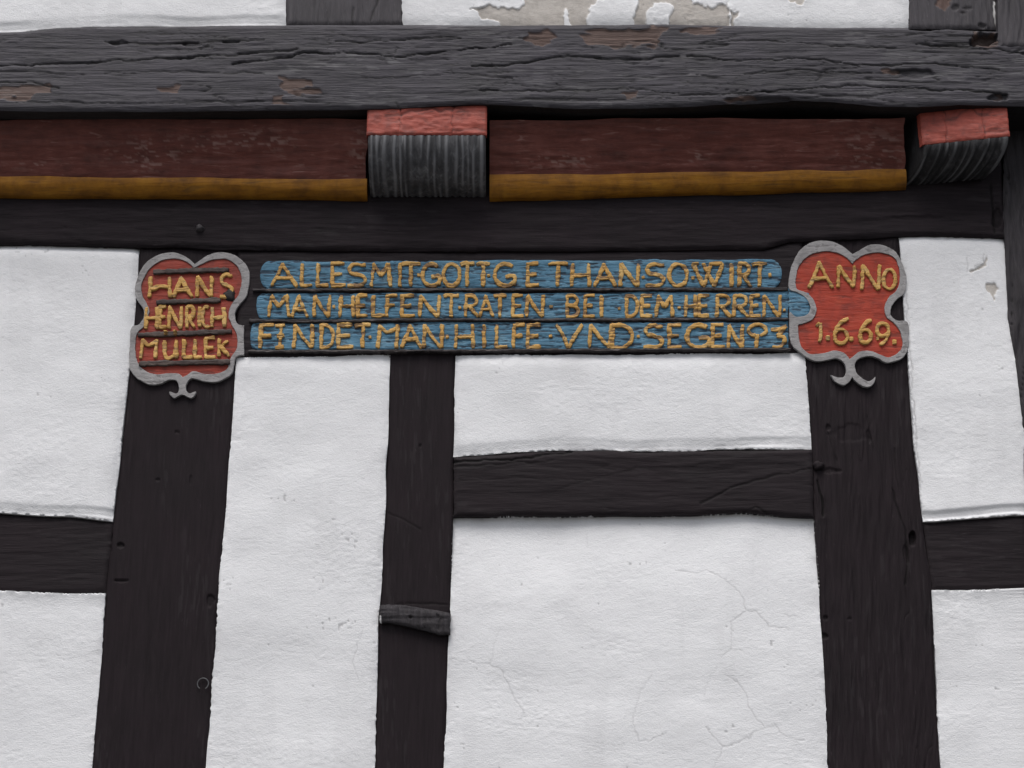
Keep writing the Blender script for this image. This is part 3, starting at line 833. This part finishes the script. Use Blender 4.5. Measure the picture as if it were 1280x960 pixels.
yj = -0.120
xa = float(W(461, 150, yj)[0]); xb = float(W(607, 150, yj)[0])
joist(xa, xb - xa, (1, 0), (0, 1), float(W(530, 124, yj)[2]), float(W(530, 170, yj)[2]), float(W(530, 244, -0.015)[2]), yj, 17, 301,
      'middle joist end with a red face above a dark fluted quarter round', 0.108)
yj2 = -0.099
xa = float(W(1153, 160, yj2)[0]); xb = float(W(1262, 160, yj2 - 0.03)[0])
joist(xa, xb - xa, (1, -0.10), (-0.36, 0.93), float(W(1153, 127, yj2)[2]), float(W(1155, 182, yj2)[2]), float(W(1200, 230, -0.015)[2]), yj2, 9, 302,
      'corner joist end set askew with a red face at the right', 0.100, red_slope=0.012, mat='joist_shaded')

# ---------------------------------------------------------------- small house parts: pegs and the nailed strip
def blob(name, px, py, y, rx, ry, dep, mat, seed, parent, tilt=0.0):
    """a worn wooden peg or iron head standing out of the timber"""
    nr, na = 7, 20
    verts = []
    faces = []
    for i in range(nr):
        r = i / (nr - 1)
        for a in range(na):
            th = 2 * math.pi * a / na
            w = 1 + 0.12 * math.sin(3 * th + seed) + 0.08 * math.sin(5 * th + 2 * seed)
            qx = px + rx * r * w * math.cos(th); qy = py + ry * r * w * math.sin(th)
            x_, _, z_ = W(qx, qy, y)
            hh = dep * (1 - r ** 4) + tilt * r * math.sin(th) * (1 - r ** 4)
            verts.append((float(x_), y - hh, float(z_)))
    for a in range(na):
        x_, _, z_ = W(px + rx * math.cos(2 * math.pi * a / na), py + ry * math.sin(2 * math.pi * a / na), y)
        verts.append((float(x_), y + 0.012, float(z_)))
    for i in range(nr):
        for a in range(na):
            b = (a + 1) % na
            faces.append((i * na + a, (i + 1) * na + a, (i + 1) * na + b, i * na + b))
    return link_mesh(name, raw_mesh(name, verts, faces), mat, parent)

blob('wooden_peg', 250, 286, -0.012, 5.5, 5, 0.012, M['peg'], 1, house)['label'] = 'wooden peg end on the top plate above the name cartouche'
blob('wooden_peg', 1023, 582, -0.002, 7, 6, 0.008, M['rail'], 2, house)['label'] = 'worn peg where the middle rail meets the right post'
for (x_, y_) in ((1070, 774), (1109, 870), (1100, 836)):
    pass

timber('nailed_strip', T=[(474, 757), (482, 756), (520, 758), (545, 761), (563, 765)], B=[(474, 778), (484, 778), (510, 783), (535, 788), (548, 792), (563, 791)], grain='x', mat='post_old', seed=141,
       y=-0.016, yback=0.01, amp=0.0018, groove=0.001, rnd=0.004, dents=[(513, 771, 2, 2, .004, .9), (547, 770, 2, 3, .003, .7), (549, 781, 2, 9, .002, .5)], jagamp=1.2,
       label='short grey wooden strip nailed across the middle post', white=[([(474, 770), (475, 778)], 1.5)])

# ---------------------------------------------------------------- lettering
def arc(cx, cy, rx, ry, a0, a1, n=12):
    return [(cx + rx * math.cos(math.radians(a0 + (a1 - a0) * i / n)), cy + ry * math.sin(math.radians(a0 + (a1 - a0) * i / n))) for i in range(n + 1)]

GL = {   # strokes in a unit box, y down
    'A': [[(0.02, 1), (0.24, .55), (0.46, 0)], [(0.42, 0), (0.70, .5), (1, 1)], [(0.2, .66), (0.78, .62)]],
    'B': [[(0.1, 0), (0.08, 1)], [(0.08, .02)] + arc(.5, .24, .36, .23, -80, 90, 8) + [(0.12, .48)], [(0.12, .48)] + arc(.5, .73, .44, .25, -90, 90, 8) + [(0.05, 1)]],
    'C': [arc(.62, .5, .58, .5, -65, -300, 16)],
    'D': [[(0.14, 0), (0.1, 1)], [(0.0, .02)] + arc(.4, .5, .56, .48, -88, 88, 12) + [(0.0, 1)]],
    'E': [[(0.14, 0), (0.10, 1)], [(0.02, .02), (0.95, 0)], [(0.14, .5), (0.78, .47)], [(0.02, .98), (1.0, .95)]],
    'F': [[(0.16, 0), (0.08, 1)], [(0.05, .03), (1.0, 0)], [(0.14, .5), (0.8, .46)]],
    'G': [arc(.55, .5, .52, .48, -50, -330, 18), [(.55, .58), (.98, .56), (.95, .95)]],
    'H': [[(0.1, 0), (0.04, 1)], [(0.92, 0), (0.96, 1)], [(0.08, .53), (0.94, .5)]],
    'h': [[(0.08, 0), (0.02, 1)], [(0.94, .02), (0.98, 1)], [(0.06, .62), (0.45, .48), (0.95, .5)]],
    'I': [[(0.5, 0), (0.48, 1)]],
    'i': [[(0.5, 0), (0.48, 1)], [(0.0, .04), (0.9, .0)]],
    'J': [[(0.15, .05), (0.9, 0)], [(0.6, 0), (0.5, 1)], [(0.1, 1), (0.85, .95)], [(0.2, .5), (0.85, .46)]],
    'K': [[(0.12, 0), (0.08, 1)], [(0.9, .12), (0.5, .3), (0.12, .56)], [(0.3, .48), (0.68, .72), (1.0, 1)]],
    'L': [[(0.16, 0), (0.1, 1)], [(0.05, .97), (1.0, .94)]],
    'M': [[(0.16, 0), (0.02, 1)], [(0.14, 0), (0.5, .55)], [(0.88, 0), (0.5, .55)], [(0.88, 0), (0.98, 1)]],
    'm': [[(0.14, 0), (0.02, 1)], [(0.1, .02), (0.45, .32), (0.95, .05)], [(0.9, 0), (0.82, 1)]],
    'N': [[(0.1, 0), (0.04, 1)], [(0.08, 0), (0.5, .55), (0.92, 1)], [(0.98, 0), (0.93, 1)]],
    'O': [arc(.5, .5, .46, .48, 0, 360, 22)],
    'R': [[(0.14, 0), (0.08, 1)], [(0.05, .02)] + arc(.48, .25, .4, .25, -85, 95, 8) + [(0.12, .52)], [(0.4, .52), (0.66, .76), (1.0, 1)]],
    'P': [[(0.5, .42), (0.42, 1)], arc(.5, .24, .46, .25, 100, 430, 16)],
    'S': [[(1.0, .06)] + arc(.5, .26, .4, .24, -50, -230, 10) + [(0.5, .47)] + arc(.5, .74, .46, .24, -70, 110, 10) + [(0.0, .97)]],
    'T': [[(0.52, 0), (0.48, 1)], [(0.0, .05), (0.3, .0), (1.0, .01)]],
    'U': [[(0.1, 0), (0.08, .72), (0.3, 1), (0.55, .98), (0.85, .75), (0.95, 0)], [(0.92, .1), (0.95, 1)]],
    'V': [[(0.0, 0), (0.28, .5), (0.48, 1)], [(1.0, 0), (0.72, .5), (0.48, 1)]],
    'W': [[(0.0, 0), (0.16, .5), (0.34, 1)], [(0.6, 0), (0.48, .5), (0.34, 1)], [(0.34, 0), (0.54, .5), (0.70, 1)], [(1.0, 0), (0.86, .5), (0.70, 1)], [(-.04, .02), (.18, .01)], [(.55, .03), (.95, .0)]],
    '3': [[(0.0, .22), (0.5, .2), (1.0, .05)], [(1.0, .06), (0.42, .48)], [(0.42, .48), (0.9, .55), (0.85, .8)], [(0.85, .8), (0.5, .98), (0.1, .95)]],
    '1': [[(0.1, .15), (0.6, 0)], [(0.75, 0), (0.8, .5), (0.6, 1)], ],
    '6': [[(0.95, 0), (0.55, .12), (0.2, .4)] + arc(.5, .7, .42, .28, 200, 560, 18)],
    '9': [arc(.5, .32, .42, .3, 0, 360, 18), [(0.92, .3), (0.88, .62), (0.6, .9), (0.3, 1)]],
    '.': [],
}


def catmull(p, per=5):
    p = [np.array(q, float) for q in p]
    if len(p) < 3:
        return [p[0] + (p[-1] - p[0]) * i / 6 for i in range(7)]
    out = []
    for i in range(len(p) - 1):
        p0 = p[max(i - 1, 0)]; p1 = p[i]; p2 = p[i + 1]; p3 = p[min(i + 2, len(p) - 1)]
        for k in range(per):
            t = k / per
            out.append(0.5 * ((2 * p1) + (p2 - p0) * t + (2 * p0 - 5 * p1 + 4 * p2 - p3) * t * t + (3 * p1 - p0 - 3 * p2 + p3) * t ** 3))
    out.append(p[-1])
    return out


def strokes_mesh(name, strokes, y, hw, H, seed, grooves=0.45):
    """raised carved strokes; strokes are picture-space polylines, hw half width in picture pixels, H relief in metres"""
    r = np.random.default_rng(seed)
    offs = np.array([-1.0, -0.88, -0.5, 0, 0.5, 0.88, 1.0])
    prof = np.array([-0.35, 0.93, 1.0, 1.0, 1.0, 0.93, -0.35])
    V, Fc, WN = [], [], []
    for si, st in enumerate(strokes):
        p = np.array(catmull(st), float)
        seg = np.hypot(*np.diff(p, axis=0).T); L = np.concatenate([[0], np.cumsum(seg)])
        if L[-1] < 0.5: continue
        n = max(5, int(L[-1] / 1.3))
        q = np.linspace(0, L[-1], n)
        P = np.stack([np.interp(q, L, p[:, 0]), np.interp(q, L, p[:, 1])], -1)
        P += np.stack([0.55 * vnoise(P[:, 0] / 30, P[:, 1] / 1.6, 777) + 0.35 * vnoise(q / 6, q * 0 + si, seed), 0.35 * vnoise(q / 6, q * 0 + si + 7, seed)], -1)
        tg = np.gradient(P, axis=0); tg /= np.hypot(tg[:, 0], tg[:, 1])[:, None] + 1e-9
        nr = np.stack([-tg[:, 1], tg[:, 0]], -1)
        wv = hw * (1 + 0.22 * vnoise(q / 7, q * 0 + si, seed + 3) + 0.18 * vnoise(q / 2.6, q * 0 + si, seed + 4))
        end = np.minimum(q, L[-1] - q)
        wv = wv * (0.82 + 0.18 * np.clip(end / 3.0, 0, 1)) * (0.92 + 0.16 * r.random())
        hs = H * (1 + 0.07 * si + 0.1 * r.random())
        G = P[:, None, :] + nr[:, None, :] * (offs[None, :, None] * wv[:, None, None])
        hh = hs * prof[None, :] * np.ones((n, 1))
        gv = vnoise(G[..., 0] / 14, G[..., 1] / 1.9, 900) + 0.5 * vnoise(G[..., 0] / 5, G[..., 1] / 1.3, 901)
        wn_ = smooth(0.28, 0.58, gv) * min(1.0, grooves * 1.7)
        hh = np.where(hh > 0, hh * (1 - grooves * smooth(0.1, 0.8, gv)) + 0.0004 * vnoise(G[..., 0] / 2, G[..., 1] / 2, seed + 6), hh)
        WN.append(np.concatenate([wn_[:1], wn_, wn_[-1:]]).ravel())
        # close the two ends
        G = np.concatenate([G[:1] - tg[0] * 0.4, G, G[-1:] + tg[-1] * 0.4]); hh = np.concatenate([np.full((1, 7), -0.35 * H), hh, np.full((1, 7), -0.35 * H)])
        X, _, Z = W(G[..., 0], G[..., 1], y)
        b = len(V)
        V += list(zip(X.ravel(), (y - hh).ravel(), Z.ravel()))
        m = n + 2
        for i in range(m - 1):
            for j in range(6):
                Fc.append((b + i * 7 + j, b + i * 7 + j + 1, b + (i + 1) * 7 + j + 1, b + (i + 1) * 7 + j))
    return raw_mesh(name, V, Fc, True, {'worn': np.concatenate(WN)})


def dot_mesh(name, x, y_, y, r_, H, seed):
    st = [[(x - r_ * .7, y_), (x + r_ * .7, y_ - .3)]]
    return strokes_mesh(name, st, y, r_, H, seed)


def letters(text, y, parent, top, bot, hw, H, seed, mat='gold', gro=0.25):
    """text: list of (glyph, x0, x1[, top, bottom]); '.' is a point (x, row)"""
    for i, it in enumerate(text):
        g = it[0]
        if g == '.':
            me = dot_mesh('point', it[1], it[2], y, it[3] if len(it) > 3 else 2.6, H * (it[4] if len(it) > 4 else 0.8), seed + i)
            link_mesh('point', me, M[mat], parent)
            continue
        x0, x1 = it[1], it[2]
        t0, b0 = (it[3], it[4]) if len(it) > 3 else (top, bot)
        st = [[(x0 + hw * .6 + a * (x1 - x0 - 1.2 * hw), t0 + hw * .7 + c * (b0 - t0 - 1.4 * hw)) for a, c in s] for s in GL[g]]
        link_mesh('letter', strokes_mesh('letter', st, y, hw, H, seed + i, gro), M[mat], parent)


def slab_poly(name, poly, y, thick, mat, parent, bevel=0.0015, hole=None, seed=0, sub=True):
    """a flat piece with the given picture-space outline, standing on the plane y, thick metres proud, edges rounded"""
    cu = bpy.data.curves.new(name, 'CURVE')
    cu.dimensions = '2D'; cu.fill_mode = 'BOTH'
    cu.extrude = max(thick / 2 - bevel, 0.0003); cu.bevel_depth = bevel; cu.bevel_resolution = 2; cu.offset = -bevel
    for pl in [poly] + ([hole] if hole else []):
        X, _, Z = W([q[0] for q in pl], [q[1] for q in pl], y)
        sp = cu.splines.new('POLY'); sp.points.add(len(pl) - 1)
        for k in range(len(pl)): sp.points[k].co = (X[k], Z[k], 0, 1)
        sp.use_cyclic_u = True
    tmp = bpy.data.objects.new(name, cu); scene.collection.objects.link(tmp)
    dg = bpy.context.evaluated_depsgraph_get(); dg.update()
    me = bpy.data.meshes.new_from_object(tmp.evaluated_get(dg))
    me.name = name
    n = len(me.vertices); co = np.empty(n * 3, np.float32); me.vertices.foreach_get('co', co); co = co.reshape(-1, 3)
    c2 = np.stack([co[:, 0], y - co[:, 2] - thick / 2 + 0.0, co[:, 1]], -1)
    wob = (0.0008 * vnoise(c2[:, 0] * 60, c2[:, 2] * 60, seed) + 0.0007 * vnoise(c2[:, 0] * 210, c2[:, 2] * 210, seed)).astype(np.float32)
    c2[:, 0] += wob; c2[:, 2] += 0.0007 * vnoise(c2[:, 0] * 60 + 9, c2[:, 2] * 60, seed + 1)
    me.vertices.foreach_set('co', c2.astype(np.float32).ravel())
    me.flip_normals() if hasattr(me, 'flip_normals') else None
    me.materials.clear()
    me.polygons.foreach_set('use_smooth', [False] * len(me.polygons))
    me.update()
    bpy.data.objects.remove(tmp); bpy.data.curves.remove(cu)
    return link_mesh(name, me, M[mat], parent)


YI = -0.0035            # face of the tie beam
ins = empty('carved_inscription', tuple(float(q) for q in W(650, 440, YI)))
tag(ins, 'blue carved inscription of three lines in ochre letters on the dark tie beam', 'inscription')
bpy.context.view_layer.update()


def under(o, parent):
    """keep world coordinates while parenting to a thing whose origin is at its base"""
    o.parent = parent
    o.matrix_parent_inverse = parent.matrix_world.inverted()
    return o


def band(T, B, L, R, seed, rl=0, rr=0):
    px, py, dl, dr, dt, db = coons(T, B, L, R, 1.2)
    qx, qy = jag(px, py, dl, dr, dt, db, seed, 1.1)
    if rl:      # rounded left end
        mid = (T[0][1] + B[0][1]) / 2; hgt = (B[0][1] - T[0][1]) / 2
        k = np.sqrt(np.clip(1 - ((py - mid) / hgt) ** 2, 0, 1)); qx = qx + rl * (1 - k) * np.clip(1 - dl / 40, 0, 1)
    if rr:
        mid = (T[-1][1] + B[-1][1]) / 2; hgt = (B[-1][1] - T[-1][1]) / 2
        k = np.sqrt(np.clip(1 - ((py - mid) / hgt) ** 2, 0, 1)); qx = qx - rr * (1 - k) * np.clip(1 - dr / 40, 0, 1)
    X, _, Z = W(qx, qy, YI)
    gv = vnoise(px / 14, py / 1.9, 900) + 0.5 * vnoise(px / 5, py / 1.3, 901)
    h = 0.0035 - 0.0016 * smooth(0.0, 0.8, gv) + 0.0006 * fbm(px / 40, py / 8, seed, 3)
    e = np.minimum(np.minimum(dl, dr), np.minimum(dt, db))
    h = h - 0.002 * np.clip(1 - e / 3, 0, 1) ** 2
    return under(link_mesh('text_band', grid_mesh('text_band', X, YI - h, Z, YI + 0.004, {'worn': smooth(0.35, 0.75, gv) * 0.85}), M['blue']), ins)


class Tmp:      # letters() parents through under()
    pass


def add_letters(text, y, parent, *a, **k):
    n0 = set(bpy.data.objects)
    letters(text, y, None, *a, **k)
    for o in set(bpy.data.objects) - n0:
        o.parent = parent
        o.matrix_parent_inverse = parent.matrix_world.inverted()


b1 = band([(325, 327), (640, 326), (977, 324)], [(325, 361), (640, 361), (977, 361)], [(325, 327), (325, 361)], [(977, 324), (977, 361)], 401, 11, 14)
b2 = band([(320, 367), (640, 366), (985, 365)], [(320, 399), (640, 399), (985, 399)], [(320, 367), (320, 399)], [(985, 365), (985, 399)], 402, 7, 0)
b3 = band([(313, 404), (640, 403), (985, 402)], [(313, 438), (640, 437), (985, 436)], [(313, 404), (313, 438)], [(985, 402), (985, 436)], 403, 5, 0)
b4 = band([(986, 360), (1012, 366)], [(986, 396), (1012, 396)], [(986, 360), (986, 396)], [(1012, 366), (1012, 396)], 404)
b4.name = 'blue_patch'
bpy.context.view_layer.update()
YL = YI - 0.003
T1, B1_ = 328, 360
L1 = [('A', 337, 373), ('L', 374, 392), ('L', 394, 412), ('E', 412, 433), ('S', 433, 459), ('M', 462, 490), ('I', 496, 504), ('T', 500, 527), ('.', 523, 344, 2.2), ('G', 526, 551), ('O', 552, 577), ('T', 574, 594), ('T', 594, 614), ('.', 611, 345, 2.2),
      ('G', 616, 645), ('E', 656, 675), ('T', 684, 711), ('H', 712, 739), ('A', 741, 771), ('N', 773, 800), ('.', 804, 347, 2.3), ('S', 805, 832), ('O', 834, 861), ('.', 866, 348, 2.6), ('W', 865, 905), ('I', 911, 918), ('R', 921, 940), ('T', 939, 960), ('.', 962, 344, 2.4)]
L2 = [('M', 334, 363), ('A', 363, 386), ('N', 390, 414), ('.', 418, 384, 2.2), ('H', 423, 444), ('E', 444, 461), ('L', 463, 482), ('F', 481, 498), ('E', 499, 520), ('N', 522, 551), ('T', 553, 575), ('.', 575, 385, 2.4), ('R', 579, 599), ('A', 598, 618), ('T', 616, 634),
      ('E', 638, 656), ('N', 656, 681), ('.', 689, 384, 2.6), ('B', 706, 725), ('E', 728, 745), ('I', 748, 756), ('.', 774, 386, 2.4), ('D', 780, 799), ('E', 799, 817), ('M', 818, 843), ('.', 849, 385, 2.4), ('H', 855, 872), ('E', 871, 888), ('R', 893, 915), ('R', 914, 937),
      ('E', 936, 952), ('N', 952, 977), ('.', 980, 388, 2.0)]
L3 = [('F', 322, 344), ('J', 341, 359), ('N', 365, 393), ('D', 398, 419), ('E', 419, 443), ('T', 442, 465), ('.', 462, 422, 2.3), ('m', 470, 502), ('A', 500, 528), ('N', 527, 555), ('.', 559, 421, 2.6), ('H', 567, 594), ('I', 600, 610), ('L', 617, 635), ('F', 639, 657), ('E', 656, 678), ('.', 688, 421, 2.6),
      ('V', 694, 729), ('N', 734, 766), ('D', 761, 793), ('.', 798, 421, 2.4), ('S', 803, 830), ('E', 833, 854), ('G', 856, 888), ('E', 887, 907), ('N', 908, 930), ('P', 933, 960), ('3', 962, 984)]
add_letters(L1, YL, b1, T1, B1_, 2.5, 0.0036, 5000, gro=0.5)
add_letters(L2, YL, b2, 368, 398, 2.4, 0.0036, 5200, gro=0.5)
add_letters(L3, YL, b3, 404.5, 437, 2.5, 0.0036, 5400, gro=0.5)


def ledge(pts, hw, y, H, seed, parent, mat='bar', name='ledge'):
    me = strokes_mesh(name, [pts], y, hw, H, seed, 0.15)
    return under(link_mesh(name, me, M[mat]), parent)


ledge([(316, 364), (480, 363.5), (700, 363.2), (983, 362.5)], 1.7, YI, 0.0075, 61, ins)
ledge([(312, 402), (430, 402.5), (500, 401), (700, 401), (985, 400)], 1.7, YI, 0.0075, 62, ins)
ledge([(311, 440.5), (480, 440), (700, 439), (988, 437.5)], 1.6, YI, 0.0080, 63, ins)

# ---------------------------------------------------------------- cartouches
def tr(pts, ox, oy, sc):
    return [(ox + x / sc, oy + y / sc) for x, y in pts]


def closed_smooth(pts, corners=(), per=9):
    """closed spline; listed corner indices stay sharp"""
    n = len(pts); P = [np.array(p, float) for p in pts]; out = []
    for i in range(n):
        p1, p2 = P[i], P[(i + 1) % n]
        p0 = P[i - 1] if i not in corners else p1
        p3 = P[(i + 2) % n] if (i + 1) % n not in corners else p2
        for k in range(per):
            t = k / per
            q = 0.5 * ((2 * p1) + (p2 - p0) * t + (2 * p0 - 5 * p1 + 4 * p2 - p3) * t * t + (3 * p1 - p0 - 3 * p2 + p3) * t ** 3)
            out.append((float(q[0]), float(q[1])))
    return out


N_out = [(455, 182), (400, 140), (330, 118), (240, 140), (170, 200), (132, 290), (138, 370), (172, 420), (178, 470), (150, 512), (108, 530), (100, 640), (100, 745), (135, 800), (200, 836), (265, 836), (312, 815), (350, 815),
         (366, 835), (368, 868), (352, 888), (318, 878), (322, 898), (346, 914), (384, 894), (432, 914), (456, 898), (461, 876), (428, 886), (408, 868), (410, 835), (440, 806), (500, 820), (560, 826), (620, 806), (660, 772), (676, 692), (722, 680),
         (724, 516), (690, 508), (674, 470), (684, 425), (740, 345), (752, 225), (700, 150), (610, 118), (530, 132)]
N_in = [(452, 202), (400, 166), (330, 152), (260, 170), (200, 220), (166, 290), (170, 350), (196, 400), (206, 450), (180, 520), (142, 560), (130, 640), (144, 720), (190, 768), (250, 784), (310, 778), (362, 778), (390, 798), (412, 788), (450, 765), (510, 780),
        (570, 780), (630, 755), (648, 695), (682, 640), (680, 560), (655, 510), (640, 465), (652, 410), (690, 350), (712, 270), (690, 200), (640, 160), (590, 154), (530, 166)]
Y_out = [(420, 158), (366, 116), (300, 92), (235, 94), (171, 124), (126, 188), (104, 268), (104, 332), (150, 352), (192, 384), (208, 430), (186, 462), (142, 470), (106, 448), (104, 510), (110, 600), (150, 642), (190, 672), (235, 692), (290, 688),
         (340, 679), (372, 698), (388, 738), (378, 768), (350, 772), (308, 760), (332, 792), (372, 812), (402, 796), (417, 772), (438, 796), (472, 818), (502, 821), (526, 802), (536, 770), (502, 793), (462, 775), (437, 740), (432, 702), (460, 676),
         (510, 666), (550, 681), (590, 701), (642, 690), (682, 660), (698, 600), (694, 500), (642, 488), (612, 462), (614, 420), (642, 380), (680, 350), (688, 280), (664, 193), (628, 140), (562, 110), (500, 114), (448, 142)]
Y_in = [(420, 206), (392, 178), (340, 150), (270, 145), (200, 165), (152, 220), (136, 280), (142, 328), (184, 348), (224, 384), (240, 435), (222, 482), (172, 506), (148, 516), (150, 570), (166, 620), (202, 654), (260, 654), (330, 640), (380, 652), (404, 682),
        (424, 668), (452, 645), (510, 640), (560, 660), (600, 672), (640, 655), (668, 620), (662, 560), (634, 510), (590, 470), (580, 420), (602, 370), (640, 338), (656, 280), (646, 210), (620, 170), (560, 150), (490, 158), (442, 182)]


def cartouche(name, out, inn, co, ci, ox, oy, sc, label, red, seed):
    o_ = closed_smooth(tr(out, ox, oy, sc), co)
    i_ = closed_smooth(tr(inn, ox, oy, sc), ci)
    base = tuple(float(q) for q in W(np.mean([p[0] for p in o_]), max(p[1] for p in o_), -0.002))
    root = empty(name, base)
    tag(root, label, 'cartouche', group='carved cartouches at the ends of the inscription')
    bpy.context.view_layer.update()
    fld = under(slab_poly('painted_field', closed_smooth(tr([(x + (420 - x) * -0.015, y + (450 - y) * -0.015) for x, y in inn], ox, oy, sc), ci), -0.001, 0.0045, red, None, 0.0006, seed=seed), root)
    brd = under(slab_poly('scrolled_border', o_, 0.0, 0.0085, 'grey', None, 0.0012, hole=i_, seed=seed + 5), root)
    bpy.context.view_layer.update()
    return root, fld


nc, nf = cartouche('carved_cartouche', N_out, N_in, (0, 37, 38), (0, 17), 140, 290, 4.365, 'red cartouche with three carved name lines and dark ruling bars', 'red_dull', 71)
yc, yf = cartouche('carved_cartouche', Y_out, Y_in, (0, 25, 29, 34), (0, 20), 960, 280, 4.0, 'red cartouche with the carved year, right of the inscription', 'red', 81)
YF = -0.0056
name_l = [('h', 185, 215, 345, 374), ('A', 214, 242, 345, 374), ('N', 244, 267, 344, 373), ('S', 274, 292, 341, 374),
          ('H', 180, 199, 383, 413), ('E', 197, 210, 382, 412), ('N', 209, 229, 382, 413), ('R', 231, 245, 382, 412), ('I', 247, 252, 382, 411), ('C', 251, 264, 382, 411), ('H', 263, 283, 383, 411),
          ('m', 174, 200, 423, 450), ('U', 203, 223, 424, 450), ('.', 207.6, 418.0, 3.0, 2.9), ('.', 219.5, 417.7, 3.0, 2.9), ('L', 227, 242, 423, 450), ('L', 241, 254, 423, 450), ('E', 254, 271, 421, 450), ('K', 271, 288, 422, 448)]
add_letters(name_l, YF, nf, 0, 0, 2.55, 0.0042, 6000)
for pts, sd in (([(192, 341), (240, 339), (286, 338)], 1), ([(196, 379), (240, 377), (276, 376)], 2), ([(173, 419.5), (230, 417.5), (290, 415)], 3), ([(174, 455.5), (230, 454), (288, 453)], 4)):
    ledge(pts, 3.0, YF, 0.006, 6100 + sd, nc, mat='bar_brown', name='ruling_bar')
under(blob('nail_head', 287, 369, -0.006, 7.5, 8, 0.005, M['core'], 5, None), nc)
year_l = [('A', 1009, 1042, 326, 362), ('N', 1045, 1070, 331, 361), ('N', 1075, 1101, 330, 364), ('O', 1102, 1121, 335, 364),
          ('1', 1018, 1029, 403, 429), ('.', 1034.5, 423, 3.2), ('6', 1040, 1062, 397, 432), ('.', 1064, 424.5, 3.0), ('6', 1072, 1091, 399, 431), ('9', 1093, 1113, 402, 433), ('.', 1097, 424, 2.4), ('.', 1118, 428, 3.2)]
add_letters(year_l, YF, yf, 0, 0, 2.25, 0.0042, 6500)

# ---------------------------------------------------------------- the little wire ring on the left post
rx_, _, rz_ = (float(q) for q in W(254, 855, -0.002))
vs, fs = [], []
nm, ns = 36, 8
for i in range(nm):
    th = math.radians(-60 + 300 * i / (nm - 1))
    for k in range(ns):
        ph = 2 * math.pi * k / ns
        R_ = 0.0115 + 0.0012 * math.cos(ph)
        vs.append((rx_ + R_ * math.cos(th), -0.005 + 0.0012 * math.sin(ph), rz_ + R_ * math.sin(th)))
for i in range(nm - 1):
    for k in range(ns):
        fs.append((i * ns + k, i * ns + (k + 1) % ns, (i + 1) * ns + (k + 1) % ns, (i + 1) * ns + k))
ring = link_mesh('wire_ring', raw_mesh('wire_ring', vs, fs), M['iron'])
tag(ring, 'small open wire ring on the left dark post beside the tall panel', 'wire ring')
